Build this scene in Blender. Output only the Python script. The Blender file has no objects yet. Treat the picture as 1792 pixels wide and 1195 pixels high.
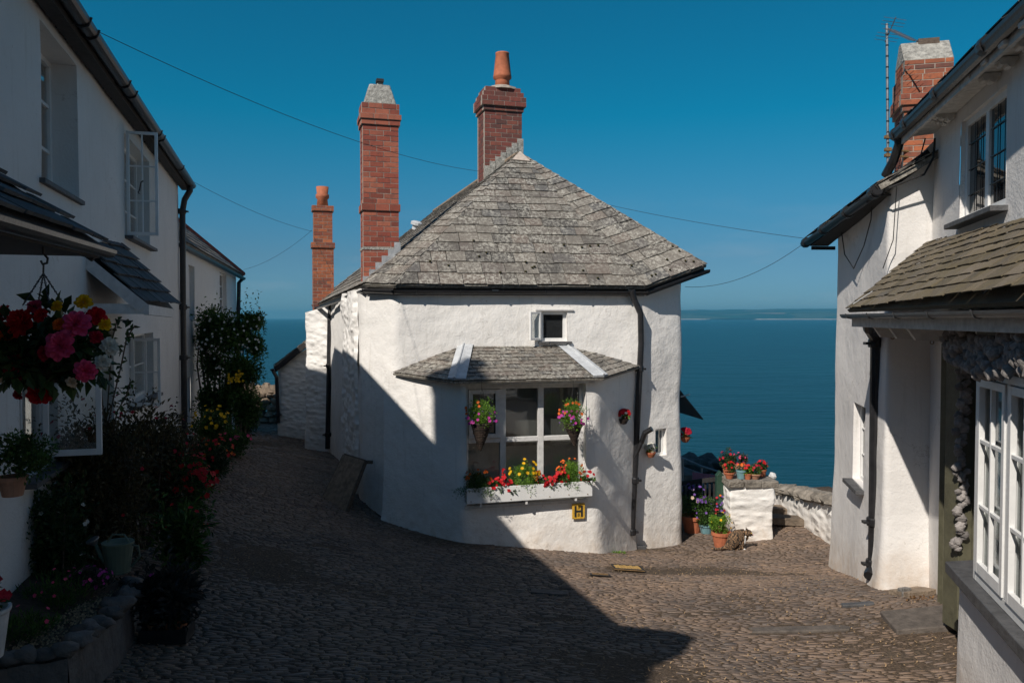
import bpy, bmesh, math, random
import numpy as np
from mathutils import Vector, Matrix, noise

# ------------------------------------------------------------------ camera, sky, sun, exposure
SC = bpy.context.scene
COL = SC.collection
FPX = 1400.0
PITCH = math.atan(41.5 / FPX)
cam_d = bpy.data.cameras.new("camera")
cam_d.sensor_width = 36.0
cam_d.lens = 36.0 * FPX / 1792.0
cam_d.clip_start = 0.1
cam_d.clip_end = 200000.0
cam = bpy.data.objects.new("camera", cam_d)
COL.objects.link(cam)
cam.location = (0, 0, 0)
cam.rotation_euler = (math.pi / 2 - PITCH, 0, 0)
SC.camera = cam

SUN = Vector((-0.56, -0.83, 0.912)).normalized()       # direction towards the sun
SUN_EL = math.asin(SUN.z)
world = bpy.data.worlds.new("World")
SC.world = world
world.use_nodes = True
wn = world.node_tree.nodes
wl = world.node_tree.links
sky = wn.new("ShaderNodeTexSky")
sky.sky_type = 'NISHITA'
sky.sun_disc = False
sky.sun_elevation = SUN_EL
sky.sun_rotation = math.atan2(SUN.x, SUN.y)
sky.altitude = 0
sky.air_density = 1.0
sky.dust_density = 0.1
sky.ozone_density = 4.0
# tint of the photograph's deep teal sky, by height above the horizon
wtc = wn.new("ShaderNodeTexCoord"); wsep = wn.new("ShaderNodeSeparateXYZ")
wl.new(wtc.outputs['Generated'], wsep.inputs[0])
wr = wn.new("ShaderNodeValToRGB")
_st = [(0.0, (.29, .56, .94)), (.075, (.31, .57, .77)), (.15, (.20, .71, .86)), (.24, (.03, .84, .94)), (.42, (.05, .85, .95)), (.62, (.62, .88, .95))]
while len(wr.color_ramp.elements) < len(_st): wr.color_ramp.elements.new(.5)
for _e, (_p, _c) in zip(wr.color_ramp.elements, _st): _e.position = _p; _e.color = (*_c, 1)
wl.new(wsep.outputs['Z'], wr.inputs['Fac'])
wmx = wn.new("ShaderNodeMix"); wmx.data_type = 'RGBA'; wmx.blend_type = 'MULTIPLY'; wmx.inputs[0].default_value = 1.0
wl.new(sky.outputs[0], wmx.inputs[6]); wl.new(wr.outputs[0], wmx.inputs[7])
# faint wisps of cloud low over the sea
wno = wn.new("ShaderNodeTexNoise"); wno.inputs['Scale'].default_value = 5.0; wno.inputs['Detail'].default_value = 7; wno.inputs['Roughness'].default_value = .6
wmp = wn.new("ShaderNodeMapping"); wmp.inputs['Scale'].default_value = (1, 1, 5); wl.new(wtc.outputs['Generated'], wmp.inputs[0]); wl.new(wmp.outputs[0], wno.inputs['Vector'])
wcr = wn.new("ShaderNodeValToRGB"); wcr.color_ramp.elements[0].position = .52; wcr.color_ramp.elements[1].position = .75; wl.new(wno.outputs['Fac'], wcr.inputs['Fac'])
wmk = wn.new("ShaderNodeMapRange"); wmk.inputs['From Min'].default_value = .16; wmk.inputs['From Max'].default_value = .03; wmk.inputs['To Min'].default_value = 0; wmk.inputs['To Max'].default_value = .22; wl.new(wsep.outputs['Z'], wmk.inputs['Value'])
wm2 = wn.new("ShaderNodeMath"); wm2.operation = 'MULTIPLY'; wl.new(wcr.outputs[0], wm2.inputs[0]); wl.new(wmk.outputs[0], wm2.inputs[1])
wm3 = wn.new("ShaderNodeMix"); wm3.data_type = 'RGBA'; wl.new(wm2.outputs[0], wm3.inputs[0]); wl.new(wmx.outputs[2], wm3.inputs[6]); wm3.inputs[7].default_value = (6.5, 7.2, 8.0, 1)
wl.new(wm3.outputs[2], wn['Background'].inputs['Color'])
wn['Background'].inputs['Strength'].default_value = 0.07

sun_d = bpy.data.lights.new("sun", 'SUN')
sun_d.energy = 4.75
sun_d.angle = math.radians(0.6)
sun_d.color = (1.0, 0.925, 0.83)
sun_o = bpy.data.objects.new("sun", sun_d)
COL.objects.link(sun_o)
sun_o.rotation_euler = SUN.to_track_quat('Z', 'Y').to_euler()
sun_o.location = (-10, -10, 20)

SC.view_settings.view_transform = 'Standard'
SC.view_settings.look = 'None'
SC.view_settings.exposure = 0.0
SC.view_settings.gamma = 1.0
SC.render.resolution_x = 1024
SC.render.resolution_y = 682
SC.cycles.max_bounces = 6

R = random.Random(7)

# ------------------------------------------------------------------ helpers
def P(px, py, D):
    """the point at depth D metres that the photograph shows at pixel px, py"""
    u = px - 896.0; v = 597.5 - py
    y = FPX * math.cos(PITCH) + v * math.sin(PITCH)
    z = -FPX * math.sin(PITCH) + v * math.cos(PITCH)
    k = D / y
    return Vector((u * k, D, z * k))

def V(*a): return Vector(a)

ORG = {}
def org_of(o):
    if o is None: return Vector((0, 0, 0))
    return ORG.get(o.name, Vector((0, 0, 0)))

def tag(o, label=None, cat=None, group=None, kind=None):
    if label: o['label'] = label
    if cat: o['category'] = cat
    if group: o['group'] = group
    if kind: o['kind'] = kind
    return o

def thing(name, label, cat, loc=(0, 0, 0), group=None):
    o = bpy.data.objects.new(name, None)
    o.empty_display_size = 0.1
    COL.objects.link(o)
    o.location = loc
    ORG[o.name] = Vector(loc)
    return tag(o, label, cat, group)

def kids(o): return [c for c in COL.objects if c.parent == o]
def copy_tree(o, parent=None):
    c = o.copy(); COL.objects.link(c)
    c.parent = parent
    for ch in kids(o):
        copy_tree(ch, c)
    return c

class MB:
    def __init__(s):
        s.v = []; s.f = []; s.t = []; s.m = []; s.g = {}; s.sm = False
    def add(s, vs, fs, tint=None, mat=0):
        b = len(s.v)
        s.v.extend([tuple(x) for x in vs])
        if tint is None: tint = R.random()
        for f in fs:
            s.f.append([b + i for i in f]); s.t.append(tint); s.m.append(mat)
        return b
    def quad(s, a, b, c, d, tint=None, mat=0): s.add([a, b, c, d], [(0, 1, 2, 3)], tint, mat)
    def box(s, c, size, rz=0.0, tint=None, mat=0, jit=0.0):
        c = Vector(c); hx, hy, hz = [q / 2 for q in size]
        ca, sa = math.cos(rz), math.sin(rz)
        vs = []
        for dz in (-hz, hz):
            for dx, dy in ((-hx, -hy), (hx, -hy), (hx, hy), (-hx, hy)):
                if jit:
                    dx += R.uniform(-jit, jit); dy += R.uniform(-jit, jit)
                vs.append((c.x + dx * ca - dy * sa, c.y + dx * sa + dy * ca, c.z + dz))
        s.add(vs, [(3, 2, 1, 0), (4, 5, 6, 7), (0, 1, 5, 4), (1, 2, 6, 5), (2, 3, 7, 6), (3, 0, 4, 7)], tint, mat)
    def obox(s, o, u, v, w, tint=None, mat=0):
        """box from corner o with edge vectors u, v, w"""
        o, u, v, w = map(Vector, (o, u, v, w))
        vs = [o, o + u, o + u + v, o + v, o + w, o + u + w, o + u + v + w, o + v + w]
        fs = [(3, 2, 1, 0), (4, 5, 6, 7), (0, 1, 5, 4), (1, 2, 6, 5), (2, 3, 7, 6), (3, 0, 4, 7)]
        if u.cross(v).dot(w) < 0: fs = [f[::-1] for f in fs]
        s.add(vs, fs, tint, mat)
    def beam(s, a, b, w, h, up=(0, 0, 1), tint=None, mat=0):
        a = Vector(a); b = Vector(b); d = (b - a)
        if d.length < 1e-6: return
        side = d.cross(Vector(up))
        if side.length < 1e-5: side = d.cross(Vector((1, 0, 0)))
        side.normalize(); upv = side.cross(d).normalized()
        s.obox(a - side * w / 2 - upv * h / 2, d, side * w, upv * h, tint, mat)
    def tube(s, pts, r, seg=8, tint=None, mat=0, cap=True, squash=1.0):
        pts = [Vector(p) for p in pts]
        n = len(pts); rs = r if isinstance(r, (list, tuple)) else [r] * n
        vs = []; prev = None
        for i, p in enumerate(pts):
            d = (pts[min(i + 1, n - 1)] - pts[max(i - 1, 0)])
            if d.length < 1e-9: d = Vector((0, 0, 1))
            d.normalize()
            a = prev if prev is not None else (Vector((0, 0, 1)) if abs(d.z) < .9 else Vector((1, 0, 0)))
            x = (a - d * a.dot(d))
            if x.length < 1e-6: x = d.orthogonal()
            x.normalize(); y = d.cross(x); prev = x
            for k in range(seg):
                an = 2 * math.pi * k / seg
                vs.append(p + x * math.cos(an) * rs[i] * squash + y * math.sin(an) * rs[i])
        fs = []
        for i in range(n - 1):
            for k in range(seg):
                fs.append((i * seg + k, i * seg + (k + 1) % seg, (i + 1) * seg + (k + 1) % seg, (i + 1) * seg + k))
        if cap:
            fs.append(tuple(range(seg))[::-1]); fs.append(tuple(range((n - 1) * seg, n * seg)))
        s.add(vs, fs, tint, mat)
    def gutter(s, a, b, r=0.06, tint=None, mat=0, seg=7):
        """half round gutter, open at the top"""
        a = Vector(a); b = Vector(b); d = (b - a).normalized()
        side = d.cross(Vector((0, 0, 1))).normalized(); up = side.cross(d).normalized()
        vs = []
        for rr in (r, r * .86):
            for p in (a, b):
                for k in range(seg + 1):
                    an = math.pi + math.pi * k / seg
                    vs.append(p + side * math.cos(an) * rr + up * math.sin(an) * rr)
        m = seg + 1; fs = []
        for k in range(seg):
            fs.append((k, k + 1, m + k + 1, m + k)); fs.append((2 * m + k, 3 * m + k, 3 * m + k + 1, 2 * m + k + 1))
        for i in (0, 1):
            for k in range(seg):
                fs.append((i * m + k, i * m + 2 * m + k, i * m + 2 * m + k + 1, i * m + k + 1))
        fs.append((0, m, 3 * m, 2 * m)); fs.append((seg, 2 * m + seg, 3 * m + seg, m + seg))
        # end stops
        fs.append(tuple(range(m))); fs.append(tuple(range(m, 2 * m))[::-1])
        s.add(vs, fs, tint, mat)
    def lathe(s, prof, c, seg=16, tint=None, mat=0, axis=None, cap=True):
        c = Vector(c); q = Vector(axis).to_track_quat('Z', 'Y') if axis is not None else None
        vs = []
        for (r, z) in prof:
            for k in range(seg):
                an = 2 * math.pi * k / seg
                p = Vector((r * math.cos(an), r * math.sin(an), z))
                if q: p = q @ p
                vs.append(c + p)
        fs = []
        for i in range(len(prof) - 1):
            for k in range(seg):
                fs.append((i * seg + k, i * seg + (k + 1) % seg, (i + 1) * seg + (k + 1) % seg, (i + 1) * seg + k))
        if cap:
            fs.append(tuple(range(seg))[::-1]); n = len(prof); fs.append(tuple(range((n - 1) * seg, n * seg)))
        s.add(vs, fs, tint, mat)
    def prism(s, poly, ext, tint=None, mat=0):
        """polygon (3-D, in order) pushed out along ext"""
        poly = [Vector(p) for p in poly]; ext = Vector(ext); n = len(poly)
        vs = poly + [p + ext for p in poly]
        nrm = Vector((0, 0, 0))
        for i in range(n): nrm += poly[i].cross(poly[(i + 1) % n])
        fs = [tuple(range(n))[::-1], tuple(range(n, 2 * n))]
        fs += [(i, (i + 1) % n, n + (i + 1) % n, n + i) for i in range(n)]
        if nrm.dot(ext) < 0: fs = [f[::-1] for f in fs]
        s.add(vs, fs, tint, mat)
    def blob(s, c, r, seg=8, rings=5, wob=0.15, tint=None, mat=0, rot=0.0):
        c = Vector(c); r = Vector(r) if not isinstance(r, (int, float)) else Vector((r, r, r))
        ph = R.uniform(0, 50); vs = []; ca, sa = math.cos(rot), math.sin(rot)
        for i in range(1, rings):
            th = math.pi * i / rings
            for k in range(seg):
                an = 2 * math.pi * k / seg
                d = Vector((math.sin(th) * math.cos(an), math.sin(th) * math.sin(an), math.cos(th)))
                w = 1 + wob * noise.noise(d * 1.7 + Vector((ph, 0, 0)))
                p = Vector((d.x * r.x, d.y * r.y, d.z * r.z)) * w
                vs.append(c + Vector((p.x * ca - p.y * sa, p.x * sa + p.y * ca, p.z)))
        top = len(vs); vs.append(c + Vector((0, 0, r.z))); vs.append(c - Vector((0, 0, r.z)))
        fs = [(top, k, (k + 1) % seg) for k in range(seg)]
        for i in range(rings - 2):
            for k in range(seg):
                fs.append((i * seg + k, (i + 1) * seg + k, (i + 1) * seg + (k + 1) % seg, i * seg + (k + 1) % seg))
        b = (rings - 2) * seg
        fs += [(top + 1, b + (k + 1) % seg, b + k) for k in range(seg)]
        s.add(vs, fs, tint, mat)
    def build(s, name, mats, parent=None, smooth=False, origin=None, bevel=0.0, grime=None):
        if not isinstance(mats, (list, tuple)): mats = [mats]
        if parent is not None: o0 = org_of(parent)
        elif origin is not None: o0 = Vector(origin)
        else: o0 = Vector((0, 0, 0))
        me = bpy.data.meshes.new(name)
        me.from_pydata([(x - o0.x, y - o0.y, z - o0.z) for x, y, z in s.v], [], s.f)
        for m in mats: me.materials.append(m)
        n = len(me.polygons)
        at = me.attributes.new('tint', 'FLOAT', 'FACE'); at.data.foreach_set('value', s.t)
        me.polygons.foreach_set('material_index', s.m)
        if grime is not None:
            ga = me.attributes.new('grime', 'FLOAT', 'POINT'); ga.data.foreach_set('value', grime)
        if smooth: me.polygons.foreach_set('use_smooth', [True] * n)
        me.update()
        o = bpy.data.objects.new(name, me); COL.objects.link(o)
        if parent is not None:
            o.parent = parent
        else:
            o.location = o0
        ORG[o.name] = o0
        if bevel > 0:
            bv = o.modifiers.new('bevel', 'BEVEL'); bv.width = bevel; bv.segments = 2; bv.limit_method = 'ANGLE'
        return o

# ------------------------------------------------------------------ materials
def newmat(name):
    m = bpy.data.materials.new(name); m.use_nodes = True
    nt = m.node_tree; b = nt.nodes['Principled BSDF']
    return m, nt, b
def nnoise(nt, scale, detail=4, rough=.55, co=None, kind='Object', sc=None):
    n = nt.nodes.new('ShaderNodeTexNoise'); n.inputs['Scale'].default_value = scale
    n.inputs['Detail'].default_value = detail; n.inputs['Roughness'].default_value = rough
    tc = nt.nodes.new('ShaderNodeTexCoord')
    src = tc.outputs[kind]
    if sc:
        mp = nt.nodes.new('ShaderNodeMapping'); mp.inputs['Scale'].default_value = sc
        nt.links.new(src, mp.inputs['Vector']); src = mp.outputs[0]
    nt.links.new(src, n.inputs['Vector'])
    return n
def ramp(nt, src, stops):
    r = nt.nodes.new('ShaderNodeValToRGB')
    while len(r.color_ramp.elements) < len(stops): r.color_ramp.elements.new(0.5)
    for e, (p, c) in zip(r.color_ramp.elements, stops):
        e.position = p; e.color = (c[0], c[1], c[2], 1)
    nt.links.new(src, r.inputs['Fac'])
    return r
def mix(nt, fac, a, b, mode='MIX'):
    m = nt.nodes.new('ShaderNodeMix'); m.data_type = 'RGBA'; m.blend_type = mode
    for sock, val in ((m.inputs['Factor'], fac), (m.inputs['A'], a), (m.inputs['B'], b)):
        pass
    def put(sock, val):
        if hasattr(val, 'links') or isinstance(val, bpy.types.NodeSocket): nt.links.new(val, sock)
        elif isinstance(val, (int, float)): sock.default_value = val
        else: sock.default_value = (val[0], val[1], val[2], 1)
    put(m.inputs[0], fac); put(m.inputs[6], a); put(m.inputs[7], b)
    return m.outputs[2]
def math_(nt, op, a, b=None, clamp=False):
    m = nt.nodes.new('ShaderNodeMath'); m.operation = op; m.use_clamp = clamp
    for i, val in enumerate((a, b)):
        if val is None: continue
        if isinstance(val, (int, float)): m.inputs[i].default_value = val
        else: nt.links.new(val, m.inputs[i])
    return m.outputs[0]
def bump(nt, b, heights, dist=.02, strength=1.0):
    """heights: list of (socket, weight)"""
    tot = None
    for sck, w in heights:
        q = math_(nt, 'MULTIPLY', sck, w)
        tot = q if tot is None else math_(nt, 'ADD', tot, q)
    bp = nt.nodes.new('ShaderNodeBump'); bp.inputs['Distance'].default_value = dist; bp.inputs['Strength'].default_value = strength
    nt.links.new(tot, bp.inputs['Height']); nt.links.new(bp.outputs[0], b.inputs['Normal'])
def attr(nt, name):
    a = nt.nodes.new('ShaderNodeAttribute'); a.attribute_name = name
    return a.outputs['Fac']

def m_plain(name, col, rough=.6, var=.15, scale=8, metal=0.0, bumpd=0.0, spec=.5, tintvar=0.0):
    m, nt, b = newmat(name)
    n = nnoise(nt, scale)
    c1 = tuple(max(0, c * (1 - var)) for c in col); c2 = tuple(c * (1 + var) for c in col)
    r = ramp(nt, n.outputs['Fac'], [(.3, c1), (.7, c2)])
    out = r.outputs[0]
    if tintvar:
        a = attr(nt, 'tint')
        k = math_(nt, 'ADD', math_(nt, 'MULTIPLY', a, 2 * tintvar), 1 - tintvar)
        g = nt.nodes.new('ShaderNodeCombineColor')
        for i in range(3): nt.links.new(k, g.inputs[i])
        out = mix(nt, 1.0, out, g.outputs[0], 'MULTIPLY')
    nt.links.new(out, b.inputs['Base Color'])
    b.inputs['Roughness'].default_value = rough; b.inputs['Metallic'].default_value = metal
    b.inputs['Specular IOR Level'].default_value = spec
    if bumpd:
        bump(nt, b, [(nnoise(nt, scale * 3).outputs['Fac'], 1.0)], bumpd)
    return m

def m_wash(name, col=(.82, .80, .77), lump=1.0, dirt=.6, stone=0.0, warm=(.50, .38, .27)):
    """limewashed rubble wall"""
    m, nt, b = newmat(name)
    big = nnoise(nt, 1.1, 3); med = nnoise(nt, 6, 5, .6); fine = nnoise(nt, 45, 4, .6); spots = nnoise(nt, 16, 3, .5)
    c = ramp(nt, big.outputs['Fac'], [(.3, tuple(x * .93 for x in col)), (.7, tuple(min(.86, x * 1.03) for x in col))]).outputs[0]
    st = ramp(nt, med.outputs['Fac'], [(.56, (0, 0, 0)), (.78, (1, 1, 1))]).outputs[0]
    c = mix(nt, math_(nt, 'MULTIPLY', st, .22), c, (.52, .49, .44))
    sp = ramp(nt, spots.outputs['Fac'], [(.735, (0, 0, 0)), (.765, (1, 1, 1))]).outputs[0]
    c = mix(nt, math_(nt, 'MULTIPLY', sp, .45), c, (.30, .25, .20))
    g = attr(nt, 'grime')                       # splashed earth low on the wall
    gn = math_(nt, 'MULTIPLY', math_(nt, 'POWER', g, .8), math_(nt, 'ADD', math_(nt, 'MULTIPLY', med.outputs['Fac'], 2.4), -.35), True)
    c = mix(nt, math_(nt, 'MULTIPLY', gn, dirt, True), c, warm)
    # thin vertical streaks
    sn = nnoise(nt, 5, 3, .6, sc=(3.0, 3.0, .25))
    sr = ramp(nt, sn.outputs['Fac'], [(.58, (0, 0, 0)), (.8, (1, 1, 1))]).outputs[0]
    c = mix(nt, math_(nt, 'MULTIPLY', sr, .36), c, (.44, .41, .36))
    # hairline cracks, broken up by noise
    cv = nt.nodes.new('ShaderNodeTexVoronoi'); cv.feature = 'DISTANCE_TO_EDGE'; cv.inputs['Scale'].default_value = 1.1
    ctc = nt.nodes.new('ShaderNodeTexCoord'); cad = nt.nodes.new('ShaderNodeVectorMath'); cad.operation = 'ADD'
    csc = nt.nodes.new('ShaderNodeVectorMath'); csc.operation = 'SCALE'; csc.inputs['Scale'].default_value = .5
    nt.links.new(med.outputs['Color'], csc.inputs[0]); nt.links.new(ctc.outputs['Object'], cad.inputs[0]); nt.links.new(csc.outputs[0], cad.inputs[1]); nt.links.new(cad.outputs[0], cv.inputs['Vector'])
    ck = ramp(nt, cv.outputs['Distance'], [(.0, (1, 1, 1)), (.006, (0, 0, 0))]).outputs[0]
    cm = ramp(nt, big.outputs['Fac'], [(.5, (0, 0, 0)), (.6, (1, 1, 1))]).outputs[0]
    c = mix(nt, math_(nt, 'MULTIPLY', math_(nt, 'MULTIPLY', ck, cm), .5), c, (.25, .21, .17))
    nt.links.new(c, b.inputs['Base Color'])
    b.inputs['Roughness'].default_value = .9; b.inputs['Specular IOR Level'].default_value = .15
    hs = [(big.outputs['Fac'], 1.3 * lump), (med.outputs['Fac'], .55 * lump), (fine.outputs['Fac'], .13)]
    if stone:
        vo = nt.nodes.new('ShaderNodeTexVoronoi'); vo.feature = 'SMOOTH_F1'; vo.inputs['Scale'].default_value = 4.2
        tc = nt.nodes.new('ShaderNodeTexCoord'); mp = nt.nodes.new('ShaderNodeMapping'); mp.inputs['Scale'].default_value = (1, 1, 2.3)
        nt.links.new(tc.outputs['Object'], mp.inputs['Vector']); nt.links.new(mp.outputs[0], vo.inputs['Vector'])
        hs.append((vo.outputs['Distance'], -1.4 * stone))
    bump(nt, b, hs, .035, 1.0)
    return m

def m_slate(name, cols, lichen=(.46, .45, .40), lich=.6, moss=0.0, rough=.75):
    m, nt, b = newmat(name)
    t = attr(nt, 'tint')
    n = len(cols)
    c = ramp(nt, t, [(i / (n - 1), cc) for i, cc in enumerate(cols)]).outputs[0]
    l1 = nnoise(nt, 19, 8, .78); l2 = nnoise(nt, 2.3, 4, .65); l3 = nnoise(nt, 90, 4, .7)
    lm = ramp(nt, l1.outputs['Fac'], [(.47, (0, 0, 0)), (.56, (1, 1, 1))]).outputs[0]
    lm2 = ramp(nt, l2.outputs['Fac'], [(.35, (.12, .12, .12)), (.62, (1, 1, 1))]).outputs[0]
    f = math_(nt, 'MULTIPLY', math_(nt, 'MULTIPLY', lm, lm2), lich)
    c = mix(nt, f, c, lichen)
    dk = ramp(nt, l3.outputs['Fac'], [(.3, (1, 1, 1)), (.47, (0, 0, 0))]).outputs[0]
    c = mix(nt, math_(nt, 'MULTIPLY', dk, .75), c, (.035, .033, .03))
    if moss:
        mo = nnoise(nt, 4.5, 5, .7)
        mm = ramp(nt, mo.outputs['Fac'], [(.4, (0, 0, 0)), (.62, (1, 1, 1))]).outputs[0]
        c = mix(nt, math_(nt, 'MULTIPLY', mm, moss), c, (.15, .115, .05))
    nt.links.new(c, b.inputs['Base Color'])
    b.inputs['Roughness'].default_value = rough; b.inputs['Specular IOR Level'].default_value = .3
    bump(nt, b, [(l1.outputs['Fac'], .5), (l3.outputs['Fac'], .3)], .012)
    return m

def m_leaf(name, dark, light, rough=.5, trans=.25):
    m, nt, b = newmat(name)
    t = attr(nt, 'tint')
    c = ramp(nt, t, [(0, dark), (1, light)]).outputs[0]
    nt.links.new(c, b.inputs['Base Color'])
    b.inputs['Roughness'].default_value = rough; b.inputs['Specular IOR Level'].default_value = .3
    tr = nt.nodes.new('ShaderNodeBsdfTranslucent'); nt.links.new(c, tr.inputs['Color'])
    mx = nt.nodes.new('ShaderNodeMixShader'); mx.inputs[0].default_value = trans
    nt.links.new(b.outputs[0], mx.inputs[1]); nt.links.new(tr.outputs[0], mx.inputs[2])
    nt.links.new(mx.outputs[0], nt.nodes['Material Output'].inputs['Surface'])
    return m

def m_brick(name, cols, soot=.3):
    m, nt, b = newmat(name)
    t = attr(nt, 'tint'); n = len(cols)
    c = ramp(nt, t, [(i / (n - 1), cc) for i, cc in enumerate(cols)]).outputs[0]
    a = nnoise(nt, 14, 5, .65); f = nnoise(nt, 80, 3)
    c = mix(nt, math_(nt, 'MULTIPLY', ramp(nt, a.outputs['Fac'], [(.45, (0, 0, 0)), (.75, (1, 1, 1))]).outputs[0], soot), c, (.06, .045, .04))
    nt.links.new(c, b.inputs['Base Color']); b.inputs['Roughness'].default_value = .85
    bump(nt, b, [(a.outputs['Fac'], .5), (f.outputs['Fac'], .3)], .008)
    return m

M = {}
M['wash'] = m_wash('limewash')
M['wash_rough'] = m_wash('rough_limewash', lump=1.3, stone=1.0)
M['wash_left'] = m_wash('smooth_limewash', col=(.70, .69, .67), lump=.5, dirt=.5)
M['wash_right'] = m_wash('smooth_white_render', col=(.76, .74, .72), lump=.6, dirt=.8)
M['slate'] = m_slate('old_slate', [(.075, .07, .065), (.13, .115, .10), (.20, .18, .155), (.16, .13, .11), (.10, .097, .095)], lichen=(.50, .48, .42), lich=.85)
M['slate_dark'] = m_slate('blue_slate', [(.05, .055, .062), (.075, .08, .088), (.10, .105, .11)], lich=.12)
M['slate_moss'] = m_slate('mossy_slate', [(.10, .085, .065), (.15, .125, .095), (.20, .165, .125), (.13, .115, .095)], lichen=(.27, .23, .16), lich=.35, moss=.5)
M['slab'] = m_plain('paving_slab', (.105, .088, .075), .85, .35, 12, bumpd=.01)
M['brick'] = m_brick('red_brick', [(.20, .050, .032), (.34, .085, .05), (.27, .062, .04), (.42, .13, .075), (.30, .095, .06)], .45)
M['brick_dark'] = m_brick('sooty_brick', [(.15, .045, .035), (.22, .06, .045), (.11, .045, .038), (.25, .075, .05)], .6)
M['brick_orange'] = m_brick('orange_brick', [(.32, .085, .04), (.42, .13, .055), (.22, .06, .038), (.37, .11, .045), (.15, .055, .042)], .7)
M['mortar'] = m_plain('mortar', (.36, .31, .26), .95, .2, 20, bumpd=.004)
M['cement'] = m_plain('lichened_cement', (.34, .33, .30), .95, .45, 18, bumpd=.02)
M['terracotta'] = m_plain('terracotta', (.42, .13, .06), .8, .2, 12, bumpd=.003)
M['ridge_mortar'] = m_plain('pinkish_mortar', (.50, .42, .36), .9, .2, 14, bumpd=.01)
M['terracotta_pale'] = m_plain('pale_terracotta', (.44, .23, .15), .85, .2, 12, bumpd=.003)
M['lead'] = m_plain('lead_flashing', (.34, .36, .38), .6, .25, 7, bumpd=.01)
M['lead_white'] = m_plain('weathered_lead', (.50, .52, .54), .6, .15, 9, bumpd=.01)
M['black'] = m_plain('black_iron', (.018, .018, .02), .35, .3, 12, bumpd=.002)
M['black_matt'] = m_plain('black_timber', (.022, .02, .02), .75, .4, 15, bumpd=.004)
M['white_paint'] = m_plain('white_gloss_paint', (.74, .74, .73), .4, .05, 9, bumpd=.002)
M['white_old'] = m_plain('old_white_paint', (.62, .61, .60), .6, .12, 14, bumpd=.004)
M['cream'] = m_plain('stained_white_board', (.58, .56, .53), .7, .2, 14, bumpd=.004)
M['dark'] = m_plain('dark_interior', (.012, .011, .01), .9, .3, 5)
M['curtain'] = m_plain('net_curtain', (.66, .65, .63), .9, .15, 22, tintvar=.2)
M['slate_sill'] = m_plain('slate_sill', (.075, .075, .078), .65, .3, 14, bumpd=.006)
M['wood_dark'] = m_plain('dark_wood', (.10, .072, .052), .8, .4, 18, bumpd=.006)
M['wood_brown'] = m_plain('weathered_wood', (.24, .17, .115), .85, .35, 12, bumpd=.008)
M['olive'] = m_plain('olive_door_paint', (.10, .095, .06), .6, .2, 10, bumpd=.004)
M['green_paint'] = m_plain('dark_green_paint', (.02, .055, .035), .55, .2, 10)
M['wire'] = m_plain('black_cable', (.015, .015, .015), .6, .1, 3)
M['steel'] = m_plain('grey_steel', (.30, .30, .31), .4, .2, 20, metal=.7)
M['rust'] = m_plain('rusty_iron', (.20, .12, .05), .8, .4, 30, bumpd=.01)
M['stone_grey'] = m_plain('grey_stone', (.16, .15, .14), .9, .35, 7, bumpd=.03, tintvar=.3)
M['stone_dark'] = m_plain('dark_boulder', (.115, .105, .098), .85, .3, 7, bumpd=.02, tintvar=.3)
M['stone_brown'] = m_plain('brown_rubble', (.19, .145, .105), .9, .35, 7, bumpd=.03, tintvar=.35)
M['coping'] = m_plain('stone_coping', (.22, .195, .165), .9, .4, 9, bumpd=.03, tintvar=.25)
M['yellow'] = m_plain('yellow_enamel', (.62, .36, .04), .5, .25, 30)
M['ink'] = m_plain('black_lettering', (.02, .02, .02), .6, .1, 10)
M['wicker'] = m_plain('dark_wicker', (.045, .03, .022), .85, .5, 60, bumpd=.01, tintvar=.4)
M['earth'] = m_plain('potting_earth', (.05, .035, .025), .95, .3, 20, bumpd=.01)
M['blue_glaze'] = m_plain('blue_glaze', (.16, .30, .33), .4, .2, 12)
M['tin_green'] = m_plain('green_tin', (.12, .155, .115), .5, .15, 9)
M['gravel'] = m_plain('tan_gravel', (.30, .23, .14), .95, .4, 50, bumpd=.01, tintvar=.5)
M['red_tile'] = m_plain('red_ridge_tile', (.28, .07, .045), .8, .25, 12)
M['curtain_grey'] = m_plain('grey_blind', (.16, .155, .14), .9, .1, 2)
M['pink_cloth'] = m_plain('pink_cloth', (.36, .16, .24), .9, .15, 8)
def m_glass():
    m, nt, b = newmat('window_glass')
    b.inputs['Base Color'].default_value = (.02, .022, .024, 1)
    b.inputs['Roughness'].default_value = .04; b.inputs['Specular IOR Level'].default_value = .9
    bump(nt, b, [(nnoise(nt, 2.5, 1).outputs['Fac'], 1)], .004)
    return m
M['glass'] = m_glass()
def m_clear():
    m, nt, b = newmat('clear_window_glass')
    gl = nt.nodes.new('ShaderNodeBsdfGlossy'); gl.inputs['Roughness'].default_value = .03
    tr = nt.nodes.new('ShaderNodeBsdfTransparent'); tr.inputs['Color'].default_value = (.88, .9, .9, 1)
    fr = nt.nodes.new('ShaderNodeFresnel'); fr.inputs['IOR'].default_value = 1.5
    bp = nt.nodes.new('ShaderNodeBump'); bp.inputs['Distance'].default_value = .003
    nt.links.new(nnoise(nt, 2.5, 1).outputs['Fac'], bp.inputs['Height']); nt.links.new(bp.outputs[0], gl.inputs['Normal'])
    k = math_(nt, 'ADD', math_(nt, 'MULTIPLY', fr.outputs[0], 1.0), .05, True)
    k = math_(nt, 'MINIMUM', k, .30)
    mx = nt.nodes.new('ShaderNodeMixShader'); nt.links.new(k, mx.inputs[0])
    nt.links.new(tr.outputs[0], mx.inputs[1]); nt.links.new(gl.outputs[0], mx.inputs[2])
    nt.links.new(mx.outputs[0], nt.nodes['Material Output'].inputs['Surface'])
    return m
M['clear'] = m_clear()
M['leaf'] = m_leaf('green_leaves', (.022, .055, .012), (.09, .18, .035))
M['leaf_dark'] = m_leaf('dark_leaves', (.014, .032, .011), (.055, .105, .028))
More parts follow.
